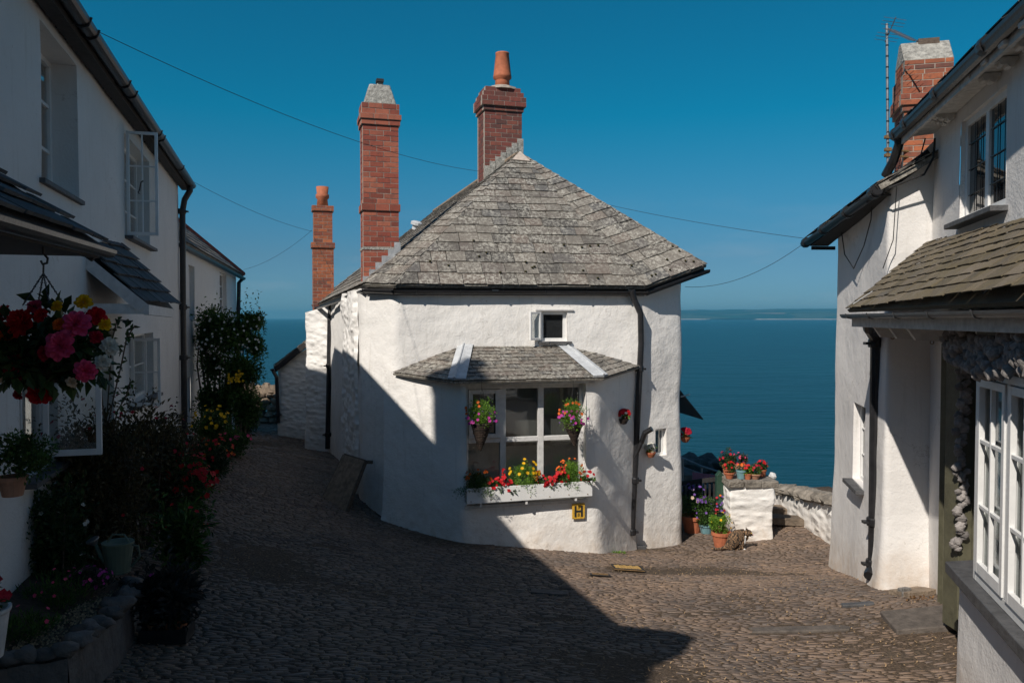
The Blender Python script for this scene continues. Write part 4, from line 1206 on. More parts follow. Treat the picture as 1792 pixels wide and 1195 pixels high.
def left_far_house():
    t = thing('neighbour_cottage', 'white house further down the lane behind the climbing shrub, red ridge tiles', 'house', (-7.5, 20, -3))
    a, b = V(-6.5, 15.6, 0), V(-8.6, 25, 0)
    hs = [hole(0, a, b, 331, 341, 560, 465, .2), hole(0, a, b, 385, 397, 545, 478, .2), hole(0, a, b, 322, 332, 745, 660, .2)]
    d = (b - a).normalized(); n = V(d.y, -d.x, 0); g = b - n * 5
    st = Strip([(a.x, a.y, -3.4, 1.5), (b.x, b.y, -4, 1.36), (g.x, g.y, -4, 1.36)], hs, res=.2, amp=.015, rad=.05); st.build('wall', M['wash_left'], t)
    for f in st.frames: window(t, f, .1, 2, 3, .05, .03)
    G1, G2, T = P(312, 416, 15.5), P(426, 481, 25.4), P(250, 338, 19.5)
    m = MB(); slates(m, [G1, G2, T], G2 - G1, .25, .2, .34); deck(m, [G1, G2, T]); q = g + V(-.2, .2, 1.35); slates(m, [G2, q, T], q - G2, .25, .2, .34); deck(m, [G2, q, T])
    rf = m.build('roof', M['slate'], t)
    m = MB(); N = 14
    for k in range(N): m.tube([G2.lerp(T, k / N) + V(0, 0, .03), G2.lerp(T, (k + .96) / N) + V(0, 0, .03)], .07, 8)
    m.build('ridge_tile', M['red_tile'], rf)
    m = MB(); m.gutter(G1 + V(0, 0, -.1), G2 + V(0, 0, -.1), .075); m.build('gutter', M['black'], t)
    downpipe(t, [G2 + V(-.02, 0, -.12), P(418, 495, 25.0), P(417, 560, 25.0), P(417, 700, 25)], .06, [P(417, 540, 25)])

# ---- right-hand house
def MR(D, off=0.0, z=0.0): return V(2.187 + .269 * D - .966 * off, D + .26 * off, z)
def right_house():
    t = thing('shop_house', 'white house on the right with mossy pent roof, shell garland and long casement windows', 'house', (4.2, 6, -2.6))
    Wf, Wn, Mn = V(4.66, 11.5, 0), V(4.06, 8.66, 0), V(4.52, 8.60, 0)
    hs = [hole(1, Wf, Wn, 1496, 1518, 846, 708, .2)]
    lo = lambda p: G(p.x, p.y) - .25
    st = Strip([(8.2, 12.4, -4.2, 2.6), (Wf.x, Wf.y, lo(Wf), 1.16), (Wn.x, Wn.y, lo(Wn), 1.42), (Mn.x, Mn.y, lo(Mn), 1.90)], hs, res=.13, amp=.022, rad=.09, flare=.12, flare_h=.7)
    st.build('wing_wall', M['wash_right'], t, grime_h=.75)
    window(t, st.frames[0], .08, 2, 3, .05, .02, label='small side window of the wing')
    f = st.frames[0]; s = MB(); s.obox(f['o'] - f['u'] * .05 - f['n'] * .05 - V(0, 0, .06), f['u'] * (f['w'] + .1), f['n'] * .17, V(0, 0, .05)); s.build('window_sill', M['slate_sill'], t, bevel=.004)
    n0, n1 = MR(8.6), MR(0.4)
    seg = Vector((n0.x, n0.y, 0)), Vector((n1.x, n1.y, 0))
    a0, _ = par(*seg, 1676); a1, _ = par(*seg, 1754)
    dl = math.hypot(.269, 1)
    st = Strip([(n0.x, n0.y, lo(n0), 2.0), (n1.x, n1.y, -2.6, 2.0)], [(0, a0, a1, .90, 1.84, .22), (0, (8.6 - 7.75) * dl, (8.6 - 6.95) * dl, -2.75, -.42, .25), (0, (8.6 - 4.6) * dl, (8.6 - 3.4) * dl, .90, 1.84, .22)], res=.14, amp=.014, rad=0)
    st.build('wall', M['wash_right'], t, grime_h=.6)
    for f in (st.frames[0], st.frames[2]):
        w = window(t, f, .04, 2, 1, .06, .09, glass='glass', label='leaded upper window' if f is st.frames[0] else None)
        m = MB(); q = f['o'] - f['n'] * .062
        for half in (0, 1):
            x0 = .06 + half * f['w'] / 2; x1 = x0 + f['w'] / 2 - .1
            for k in range(1, 3): x = x0 + (x1 - x0) * k / 3; m.obox(q + f['u'] * x + V(0, 0, .05), f['u'] * .007, V(0, 0, f['h'] - .1), f['n'] * .006)
            for k in range(1, 4): z = f['h'] * k / 4; m.obox(q + f['u'] * x0 + V(0, 0, z), f['u'] * (x1 - x0), V(0, 0, .007), f['n'] * .008)
        m.build('leading', M['black'], w)
        s = MB(); s.obox(f['o'] - f['u'] * .06 - V(0, 0, .06) - f['n'] * .03, f['u'] * (f['w'] + .12), f['n'] * .15, V(0, 0, .045)); s.build('window_sill', M['slate_sill'], t, bevel=.004)
    f = st.frames[1]; d = MB(); d.obox(f['o'] - f['n'] * .2, f['u'] * f['w'], V(0, 0, f['h']), -f['n'] * .04)
    for k in (0, 1):
        for j in (0, 1): d.obox(f['o'] - f['n'] * .2 + f['u'] * (.1 + k * f['w'] / 2) + V(0, 0, .2 + j * 1.1), f['u'] * (f['w'] / 2 - .15), V(0, 0, .9), f['n'] * .012)
    dr = d.build('door', M['olive'], t); m = MB(); m.blob(f['o'] - f['n'] * .14 + f['u'] * .1 + V(0, 0, 1.05), .03, 8, 6); m.build('door_knob', M['rust'], dr)
    m = MB(); pp = V(3.90, 6.95, 0); m.box((pp.x, pp.y, -1.40), (.12, .22, 2.62), .05); m.box((MR(7.78, .04).x, MR(7.78, .04).y, -1.55), (.08, .07, 2.6), .26); m.box((MR(6.9, .04).x, MR(6.9, .04).y, -1.55), (.08, .07, 2.6), .26)
    po = m.build('door_post', M['olive'], t, bevel=.006)
    # shop bay
    BR = lambda D, off=0.0, z=0.0: V(1.80 + .269 * D - .966 * off, D + .26 * off, z)
    b0, b1, b2 = MR(6.22), BR(6.11), BR(2.6); b3 = MR(2.5)
    st = Strip([(b0.x, b0.y, -3.1, -1.975), (b1.x, b1.y, -3.1, -1.975), (b2.x, b2.y, -2.8, -1.975), (b3.x, b3.y, -2.8, -1.975)], res=.12, amp=.012, rad=.04, flare=.03)
    st.build('bay_wall', M['wash_right'], t, grime_h=.6)
    s = MB(); s.prism([BR(6.18, .08, -1.985), BR(2.55, .08, -1.985), MR(2.55, 0, -1.985), MR(6.28, 0, -1.985)], V(0, 0, .085)); s.build('bay_sill', M['slate_sill'], t, bevel=.008)
    u = (BR(4) - BR(5)).normalized(); n = V(-.963, .259, 0)
    o = BR(5.80, -.01, -1.898); H = 1.53
    lights = []; fr0 = dict(o=o, u=u, n=n, w=3.2, h=H)
    m = MB(); up = V(0, 0, 1)
    def bar(x0, x1, z0, z1, tt=.08, f=0.0): m.obox(o + u * x0 + up * z0 - n * (tt - f), u * (x1 - x0), up * (z1 - z0), n * tt)
    bar(0, .07, 0, H); bar(0.07, 3.2, 0, .07, .076); bar(.07, 3.2, H - .06, H, .076)
    cw = .625
    for k in range(1, 5): bar(.07 + cw * k - .03, .07 + cw * k + .03, .07, H - .06, .07)
    bw = m.build('bay_window', M['white_paint'], t, bevel=.004)
    g = MB(); g.obox(o - n * .05 + u * .05 + up * .05, u * 3.1, up * (H - .1), -n * .005); g.build('pane', M['clear'], bw)
    for k in range(5):
        m = MB(); x0 = .07 + cw * k + (.03 if k else 0) + .004; x1 = .07 + cw * (k + 1) - .034; z0, z1 = .075, H - .065
        def b2_(a, b, c, d, tt=.04, f=.012): m.obox(o + u * a + up * c - n * (tt - f), u * (b - a), up * (d - c), n * tt)
        b2_(x0, x0 + .055, z0, z1); b2_(x1 - .055, x1, z0, z1); b2_(x0 + .055, x1 - .055, z0, z0 + .08, .037); b2_(x0 + .055, x1 - .055, z1 - .055, z1, .037)
        xm = (x0 + x1) / 2; b2_(xm - .014, xm + .014, z0 + .08, z1 - .055, .03, .008)
        for j in (1, 2): z = z0 + (z1 - z0) * j / 3 + .02; b2_(x0 + .055, x1 - .055, z - .014, z + .014, .026, .006)
        m.build('casement', M['white_paint'], bw, bevel=.003)
    c = MB(); N = 60
    for k in range(N):
        a, b = 3.1 * k / N, 3.1 * (k + 1) / N; o2 = o - n * .09 + u * .05
        c.quad(o2 + u * a - n * .03 * (k % 2), o2 + u * b - n * .03 * ((k + 1) % 2), o2 + u * b - n * .03 * ((k + 1) % 2) + up * H, o2 + u * a - n * .03 * (k % 2) + up * H, (k % 2) * .8)
    c.build('curtain', M['curtain'], bw)
    m = MB(); m.obox(BR(5.81, -.07, -1.898), MR(5.88, 0, -1.898) - BR(5.81, -.07, -1.898), V(0, 0, H + .30), E * .03); m.obox(BR(5.80, -.01, -1.898 + H), u * 3.2, -n * .1, V(0, 0, .30)); m.build('bay_side', M['olive'], t)
    # pent roof, gutter, fascia and soffit
    e0 = P(1481, 541, 8.60); e1 = P(1792, 524, 4.38); dd = (e1 - e0); e2 = e0 + dd * 1.5
    t0 = P(1637, 440, 8.42); t2 = MR(e2.y - .2, 0, .60)
    m = MB(); slates(m, [e0, e2, t2, t0], dd, .125, .095, .26, lift=.013, thick=.008); deck(m, [e0, e2, t2, t0], .035); pr = m.build('pent_roof', M['slate_moss'], t)
    dn = dd.normalized(); on = V(dn.y, -dn.x, 0); on = on if on.x < 0 else -on
    m = MB(); m.gutter(e0 + V(0, 0, -.055) - dn * .06 + on * .01, e2 + V(0, 0, -.055) + on * .01, .045)
    for k in range(7):
        q = e0 + dd * (.06 + .2 * k) + V(0, 0, -.05) + on * .01; m.tube([q + on * .052, q + on * .03 - V(0, 0, .045), q - V(0, 0, .052), q - on * .09 - V(0, 0, .02)], .007, 5)
    m.build('gutter', m_plain('grey_gutter', (.05, .052, .055), .4, .3, 9), pr)
    m = MB(); m.beam(e0 + V(0, 0, -.125) - on * .06 + dn * .05, e2 + V(0, 0, -.125) - on * .06, .03, .125); m.beam(e0 + V(0, 0, -.07) - on * .04 + dn * .05, e2 + V(0, 0, -.07) - on * .04, .03, .02); m.build('fascia', M['cream'], pr, bevel=.004)
    m = MB(); z = e0.z - .165
    m.prism([zt(e0 - on * .07 + dn * .06, z), zt(e2 - on * .07, z), zt(t2, z), zt(V(4.5, 8.5, 0), z)], V(0, 0, .02)); m.build('soffit', M['cream'], pr)
    m = MB()
    for k in range(3):
        q = e0 + dd * (.12 + .13 * k) - on * .09; q.z = z
        m.prism([q, q - on * .5, q - on * .5 - V(0, 0, .14), q - on * .12 - V(0, 0, .12), q - on * .06 - V(0, 0, .03)], dn * .06)
        m.build('bracket', M['white_old'], pr); m = MB()
    m = MB()
    for px, py in ((1562, 590), (1631, 599)):
        q = P(px, py, 8.35); m.tube([q + V(.02 * math.cos(a), 0, .02 * math.sin(a)) for a in np.linspace(0, 6.3, 9)], .005, 5); m.tube([q + V(0, 0, .02), q + V(0, 0, .06)], .005, 5)
    m.build('screw_eye', M['rust'], pr)
    m = MB(); rr = random.Random(8)     # broken pale lead lines over the joints
    for k in range(5):
        a = .06 + .17 * k + rr.uniform(-.02, .02); p0 = e0.lerp(e2, a) + V(0, 0, .05); p1 = t0.lerp(t2, a * .92 + .02) + V(0, 0, .05); m.tube([p0, p0.lerp(p1, .5) + V(0, 0, .005), p1], .004, 4)
    m.build('roof_wire', M['lead_white'], pr)
    p = P
    downpipe(t, [p(1519, 560, 8.6), p(1521, 575, 8.7), p(1532, 592, 9.0), p(1533, 610, 9.02), p(1531, 800, 9.02), p(1529, 980, 9.02), p(1528, 994, 9.0), p(1521, 1008, 8.9)], .062, [p(1533, 600, 9.02), p(1530, 912, 9.02), p(1529, 985, 9.02)])
    # shell garland
    m = MB(); rr = random.Random(5)
    def shell(m, c, r, d):
        d = d.normalized(); a = d.orthogonal().normalized(); b = d.cross(a); ph = rr.uniform(0, 6); vs = []; S_ = 10
        for i, (q, h) in enumerate(((1.0, 0), (.92, .35), (.62, .68), (.2, .85))):
            for k in range(S_):
                an = ph + 2 * math.pi * k / S_; w = q * r * (1 + (.12 if k % 2 else -.10)) * (1.15 if math.cos(an - ph) > 0 else .9)
                vs.append(c + a * math.cos(an) * w + b * math.sin(an) * w * .9 + d * h * r * .7)
        fs = [(i * S_ + k, i * S_ + (k + 1) % S_, (i + 1) * S_ + (k + 1) % S_, (i + 1) * S_ + k) for i in range(3) for k in range(S_)] + [tuple(range(3 * S_, 4 * S_))]
        m.add(vs, fs, rr.random())
    for k in range(330):
        D = rr.uniform(3.3, 6.28); zz = -.235 + rr.uniform(-.13, .12)
        c = BR(D, .05 + rr.uniform(0, .05), zz - .03 * math.sin(D * 5)); shell(m, c, rr.uniform(.030, .052), V(-.9, -.5, rr.uniform(-.3, .3)) + rnd_dir() * .3)
    so = m.build('shell_garland', M['shell'], None, smooth=False, origin=(3.2, 5.6, -.2)); tag(so, 'thick garland of bleached scallop shells hung above the shop window', 'garland')
    m = MB()
    for k in range(60):
        zz = -.44 - 1.56 * k / 60; c = V(3.84 + rr.uniform(-.045, .045), 6.80 + rr.uniform(-.02, .02), zz + rr.uniform(-.01, .01)); shell(m, c, rr.uniform(.028, .046), V(-.5, -1, rr.uniform(-.3, .3)) + rnd_dir() * .3)
    so = m.build('shell_string', M['shell'], None, smooth=False, origin=(3.84, 6.8, -.4)); tag(so, 'vertical string of shells and nuts hanging down the olive door post', 'shell string')
    # upper eaves
    G1, G2 = P(1569, 233, 8.85), P(1792, 14, 5.4); dd = G2 - G1; G3 = G1 + dd * 2.2
    on = V(-.966, .26, 0); dn = dd.normalized()
    r1, r3 = G1 - on * 3.4 + V(0, 0, 2.6), G3 - on * 3.4 + V(0, 0, 2.6)
    m = MB(); slates(m, [G1 + V(0, 0, .06), G3 + V(0, 0, .06), r3, r1], dd, .26, .2, .34); deck(m, [G1 + V(0, 0, .06), G3 + V(0, 0, .06), r3, r1], .06)
    k1, k3 = r1 - on * 3.4 - V(0, 0, 2.6), r3 - on * 3.4 - V(0, 0, 2.6); deck(m, [k1, k3, r3, r1], .06)
    m.build('roof', M['slate_dark'], t)
    m = MB(); m.gutter(G1, G3, .062); m.tube([G1 + V(0, 0, -.04), G3 + V(0, 0, -.04)], .045, 8)
    for a in (.0, .14, .45, .8): q = G1 + dd * a; m.lathe([(.072, -.05), (.075, 0), (.072, .05)], q + V(0, 0, -.01), 10, axis=dn)
    m.tube([G1 + dn * .02, G1 + V(.02, -.02, -.12), G1 + V(.02, .1, -.28), G1 + V(0, .25, -.42)], .05, 8)
    m.build('gutter', M['black'], t)
    m = MB(); s0, s1 = G1 - on * .05 + V(0, 0, -.07) + dn * .05, G3 - on * .05 + V(0, 0, -.07)
    m.prism([s0, s1, zt(MR(s1.y), s1.z), zt(MR(8.58), s0.z)], V(0, 0, .02)); m.beam(s0 + V(0, 0, -.03), s1 + V(0, 0, -.03), .03, .07); sf = m.build('eaves_soffit', M['cream'], t)
    m = MB(); rr = random.Random(2)
    for D in (7.95, 7.8, 6.55, 6.15, 5.75, 5.35, 4.95):
        q = MR(D, 0.0, 1.93)
        for k in range(4):
            c = MR(D, .05 + k * .055, 1.93 + .012 * k); m.tube([c - dn * .05, c + dn * .05], .032 - .004 * k, 8)
        m.obox(MR(D, 0, 1.945) - dn * .05, dn * .10, on * .23, V(0, 0, .03))
        m.build('corbel', M['cream'], sf); m = MB()
    # wing roof with chimney
    v1, v2 = P(1408, 419, 11.9), P(1536, 322, 8.50); v3 = P(1632, 262, 8.50)
    R1, R2 = V(7.2, 12.1, 2.95), V(6.6, 8.2, 2.95)
    m = MB(); slates(m, [v2, v1, R1], v1 - v2, .25, .2, .3); slates(m, [v2, R1, R2], v1 - v2, .25, .2, .3); deck(m, [v2, v1, R1], .06); deck(m, [v2, R1, R2], .06); wr = m.build('wing_roof', M['slate'], t)
    m = MB(); m.gutter(v1 + V(0, 0, -.06), v2 + V(0, 0, -.06), .062); q = v1.lerp(v2, .3); 
    for a in (.03, .33, .66, .97): q = v1.lerp(v2, a); m.lathe([(.07, -.06), (.075, 0), (.07, .06)], q + V(0, 0, -.065), 10, axis=(v2 - v1))
    m.build('gutter', M['black'], wr)
    m = MB(); m.beam(v2 + V(.03, .05, -.07), v3 + V(0, .05, -.04), .04, .12); m.beam(v1 + V(.1, -.02, -.13), v1 + V(.45, .0, -.13), .04, .05); m.prism([v1 + V(.08, 0, -.10), v2 + V(.08, .14, -.10), v2 + V(.22, .16, -.10), v1 + V(.35, .0, -.10)], V(0, 0, .02)); m.build('verge_board', M['black_matt'], wr)
    m = MB(); c0 = v3 + V(-.02, -.08, .1)
    m.tube([c0, c0 + V(-.02, -.02, -.2), c0 + V(-.12, -.03, -.38), v2 + V(.1, -.05, -.05), v2 + V(.02, .3, -.15)], .012, 6)
    m.tube([c0 + V(-.1, 0, 0), c0 + V(-.16, -.02, -.2), v2 + V(.12, -.02, .04), v2 + V(-.02, .5, -.12)], .008, 6)
    m.tube([P(1527, 345, 9.2), P(1524, 385, 9.25), P(1512, 430, 9.55), P(1494, 470, 10.0), P(1478, 445, 10.5), P(1472, 400, 10.9)], .007, 5)
    m.tube([P(1622, 280, 8.5), P(1570, 315, 8.5), P(1563, 420, 8.52), P(1545, 470, 8.6)], .005, 5)
    m.build('cable', M['wire'], t)
    c = P(1615, 200, 10.2)
    ch = chimney(t, (c.x, c.y), .56, .56, -RZ * .9, [(1.0, 2.55, 0), (2.55, 2.62, .05), (2.62, 2.76, .10), (2.76, 3.0, .05), (3.0, 3.18, .0)], 'brick_orange', course=.07)
    m = MB(); rz = -RZ * .9; X = V(math.cos(rz), math.sin(rz), 0); Y = V(-math.sin(rz), math.cos(rz), 0); cc = V(c.x, c.y, 0)
    m.prism([cc - X * .28 - Y * .27 + V(0, 0, 3.18), cc - X * .28 + Y * .27 + V(0, 0, 3.18), cc - X * .28 + Y * .05 + V(0, 0, 3.46), cc - X * .28 - Y * .05 + V(0, 0, 3.46)], X * .56)
    m.build('chimney_cap', M['cement'], ch, bevel=.012)
    m = MB(); m.obox(cc - X * .08 - Y * .08 + V(0, 0, 3.42), X * .24, Y * .16, V(0, 0, .075)); m.build('cowl', M['wood_dark'], ch)
    return t

cottage(); shed(); left_house(); left_far_house(); right_house()

# ------------------------------------------------------------------ walls, rocks and fences by the sea
def rubble(mb, a, b, z0a, z0b, z1a, z1b, thick=.3, sx=.22, sz=.14, amp=.03, seed=1):
    rr = random.Random(seed); a = zt(Vector(a), 0); b = zt(Vector(b), 0); L = (b - a).length; d = (b - a) / L; n = V(d.y, -d.x, 0)
    ca = math.atan2(d.y, d.x); zz = min(z0a, z0b)
    while zz < max(z1a, z1b):
        h = sz * rr.uniform(.75, 1.25); x = -rr.uniform(0, sx)
        while x < L:
            w = sx * rr.uniform(.6, 1.6); xm = min(max(x + w / 2, .03), L - .03); f = xm / L
            top = z1a + (z1b - z1a) * f; bot = z0a + (z0b - z0a) * f
            if zz + h * .5 < top and zz + h > bot:
                c = a + d * xm + V(0, 0, zz + h / 2) + n * rr.uniform(-.015, .015)
                mb.blob(c, (w * .56, thick * .55, h * .60), 8, 5, .25, rr.random(), rot=ca)
            x += w
        zz += h

def sea_walls():
    # white pier by the gate, with its slate coping
    p0, p1 = P(1277, 940, 13.3), P(1354, 942, 13.25); g = -3.95; top = P(1310, 852, 13.3).z
    t = thing('gate_pier', 'square whitewashed rubble pier with grey slate capping carrying the flowerpots', 'pier', (p0.x + .3, p0.y + .3, g))
    st = Strip([(p0.x, p0.y + .7, g, top), (p0.x, p0.y, g, top), (p1.x, p1.y, g, top), (p1.x, p1.y + .7, g, top)], res=.06, amp=.035, rad=.05, nscale=3.2)
    st.build('wall', M['wash_rough'], t)
    m = MB()
    for i in range(3):
        x0 = p0.x - .05 + i * .28; m.box((x0 + .14, p0.y + .30, top + .055), (.275, .74, .11), 0, jit=.02)
    m.build('coping', M['coping'], t, bevel=.015)
    # boundary wall that runs off behind the right hand house
    a, b = P(1352, 880, 15.2), P(1470, 960, 12.3)
    t = thing('boundary_wall', 'low whitewashed stone wall with rough brown coping running to the right hand house', 'wall', ((a.x + b.x) / 2, (a.y + b.y) / 2, -3.6))
    za, zb = P(1352, 862, 15.2).z, P(1460, 886, 12.4).z
    st = Strip([(a.x - .5, a.y + 1.1, -4.0, za), (a.x, a.y, -4.0, za), (b.x, b.y, -4.0, zb)], res=.07, amp=.03, rad=.15, nscale=2.2); st.build('wall', M['wash_rough'], t)
    m = MB(); rr = random.Random(3); d = (b - a); n = V(d.y, -d.x, 0).normalized()
    for k in range(15):
        f = (k + .5) / 15; q = a + d * f; q.z = za + (zb - za) * f + .085
        m.blob(q - n * .10, (d.length / 15 * .62, .22, .105 * rr.uniform(.85, 1.2)), 8, 5, .4, rr.random(), rot=math.atan2(d.y, d.x))
    m.build('coping', M['coping'], t)
    m = MB(); q = P(1352, 833, 14.9); m.blob(q, (.08, .06, .07), 8, 6, .3); w = m.build('white_stone', M['white_old'], None, origin=q); tag(w, 'small white stone resting on the start of the boundary wall', 'stone')
    # steps between the pier and the wall
    t = thing('stone_steps', 'two worn stone steps in the gap behind the white pier', 'steps', (5.0, 14.2, G(5, 14)))
    for px, py, dd in ((1385, 905, 13.9), (1380, 888, 14.6)):
        q = P(px, py, dd); m = MB(); m.box((q.x, q.y, q.z - .05), (.7, .32, .12), -.3, jit=.02); m.build('step', M['stone_brown'], t, bevel=.015)
    # rock heap beyond the gate
    rr = random.Random(9)
    for i, (px, py, dd, s, lab) in enumerate(((1206, 808, 19, .34, 'rounded grey boulder lying nearest the cottage corner above the gate'), (1222, 812, 19.5, .28, 'grey boulder second from the cottage corner above the gate'), (1238, 806, 20, .32, 'dark boulder in the middle of the heap above the gate'), (1252, 812, 19.6, .26, 'small dark boulder right of the middle of the heap'), (1266, 806, 19, .24, 'dark boulder behind the green gate post'), (1280, 818, 18.5, .22, 'small boulder just left of the flowerpots on the pier'), (1208, 838, 17.5, .40, 'big pale grey boulder below the heap beside the cottage corner'))):
        q = P(px, py + 6, dd); m = MB(); m.blob(q, (s, s * .8, s * .75), 9, 7, .5, rr.random()); o = m.build('boulder', M['stone_dark'], None, origin=q); tag(o, lab, 'boulder', 'boulders heaped beyond the gate')
    # a retaining bank under the heap so that it stands on something
    m = MB(); a, b = P(1150, 850, 18.2), P(1300, 850, 17.6)
    rubble(m, a, b, -5.5, -5.5, P(1200, 822, 18).z, P(1280, 832, 18).z, .9, .45, .3, seed=4)
    o = m.build('rubble_bank', M['stone_dark'], None, origin=a); tag(o, 'dark rubble bank behind the pots and the black gate', 'wall')
    # black slatted gate with its green post
    g0, g1 = P(1186, 920, 14.9), P(1254, 905, 14.3)
    t = thing('garden_gate', 'low black slatted gate between the cottage corner and the green post', 'gate', (g0.x, g0.y, G(g0.x, g0.y)))
    zt0, zt1 = P(1190, 846, 14.9).z, P(1252, 838, 14.3).z
    m = MB(); m.beam(zt(g0, zt0), zt(g1, zt1), .05, .08); m.beam(zt(g0, zt0 - .5), zt(g1, zt1 - .5), .04, .06); m.build('rail', M['black_matt'], t)
    for k in range(9):
        q = g0.lerp(g1, (k + .5) / 9); z = zt0 + (zt1 - zt0) * (k + .5) / 9; m = MB(); m.box((q.x, q.y + .03, z - .38), (.035, .02, .75)); m.build('slat', M['black_matt'], t)
    q = P(1259, 880, 13.75); t = thing('gate_post', 'dark green square gate post with pointed top beside the white pier', 'post', (q.x, q.y, G(q.x, q.y)))
    m = MB(); z0 = G(q.x, q.y) - .1; z1 = P(1259, 832, 13.75).z; m.box((q.x, q.y, (z0 + z1) / 2), (.13, .12, z1 - z0)); m.prism([V(q.x - .07, q.y - .065, z1), V(q.x + .07, q.y - .065, z1), V(q.x, q.y - .065, z1 + .09)], V(0, .13, 0)); m.build('post', M['green_paint'], t, bevel=.006)
    # blue rail, washing and hand rail further back
    t = thing('handrail', 'dark slanting handrail beyond the gate with a pink cloth below', 'railing', P(1210, 850, 16.5))
    m = MB(); m.tube([P(1192, 800, 16.8), P(1228, 816, 16.4), P(1260, 826, 16.0)], .025, 8)
    for px, py in ((1195, 801), (1228, 816), (1258, 825)): m.tube([P(px, py, 16.4), P(px, py + 60, 16.4)], .022, 6)
    m.tube([P(1195, 817, 16.6), P(1260, 840, 16.0)], .015, 6); m.build('rail', M['steel'], t)
    a, b = P(1212, 826, 16.3), P(1252, 831, 16.1); t2 = MB(); t2.prism([a, b, b + V(0, 0, -.12), a + V(0, 0, -.16)], V(0, .02, 0)); o = t2.build('cloth', M['pink_cloth'], None, origin=a); tag(o, 'faded pink cloth hanging on the rail beyond the gate', 'cloth')
    # rubble wall closing the lane at the far left
    a, b = P(420, 745, 29.0), P(500, 745, 28.6)
    m = MB(); rubble(m, a, b, -4.2, -4.2, P(440, 690, 29).z, P(480, 682, 29).z, .5, .34, .2, seed=7)
    for k in range(6):
        q = a.lerp(b, (k + .5) / 6); m.blob((q.x, q.y, P(450, 684, 29).z + .05), (.2, .2, .20 + .08 * (k % 2)), 8, 5, .5)
    o = m.build('lane_end_wall', M['stone_brown'], None, origin=zt(a, -4)); tag(o, 'sunlit brown rubble wall closing the lane at its far end', 'wall')

# ------------------------------------------------------------------ pots and flowers
def stemplant(mb, c, h, n, size, spread=.1):
    for k in range(n):
        a = R.uniform(0, 6.3); q = Vector(c) + V(math.cos(a) * spread * R.random(), math.sin(a) * spread * R.random(), 0)
        d = V(math.cos(a) * .4, math.sin(a) * .4, 1).normalized(); L = h * R.uniform(.6, 1.1)
        mb.tube([q, q + d * L], [.004, .002], 4, .3)
        for j in range(10):
            p = q + d * L * (j + 2) / 12; leaf(mb, p, rnd_dir() + V(0, 0, .4), size, size * .4, tint=R.random())

def flowerpot(px, py_base, D, r, h, mat, label, leafm, blooms, group=None, bush=.16, n=260, name='potted_plant', ls=.035, z=None, hb=None, taper=.72):
    """pot standing at the pixel; blooms = [(material, count, size)]"""
    p = P(px, py_base, D)
    if z is None: p = zt(p, G(p.x, p.y))
    else: p.z = z
    t = thing(name, label, 'potted plant', p, group)
    m = MB(); m.lathe(pot_prof(r, h, taper), p, 18); m.build('pot', M[mat], t, smooth=False)
    c = p + V(0, 0, h + (hb or bush) * .55)
    m = MB(); foliage(m, c, (bush, bush, (hb or bush) * .8), n, ls, clumps=14); m.build('foliage', M[leafm], t)
    for k, (pm, cnt, sz) in enumerate(blooms):
        m = MB(); flowers(m, c + V(0, -.01, .02), (bush * .95, bush * .95, (hb or bush) * .85), cnt, sz); m.build('blossom', M[pm], t)
    return t

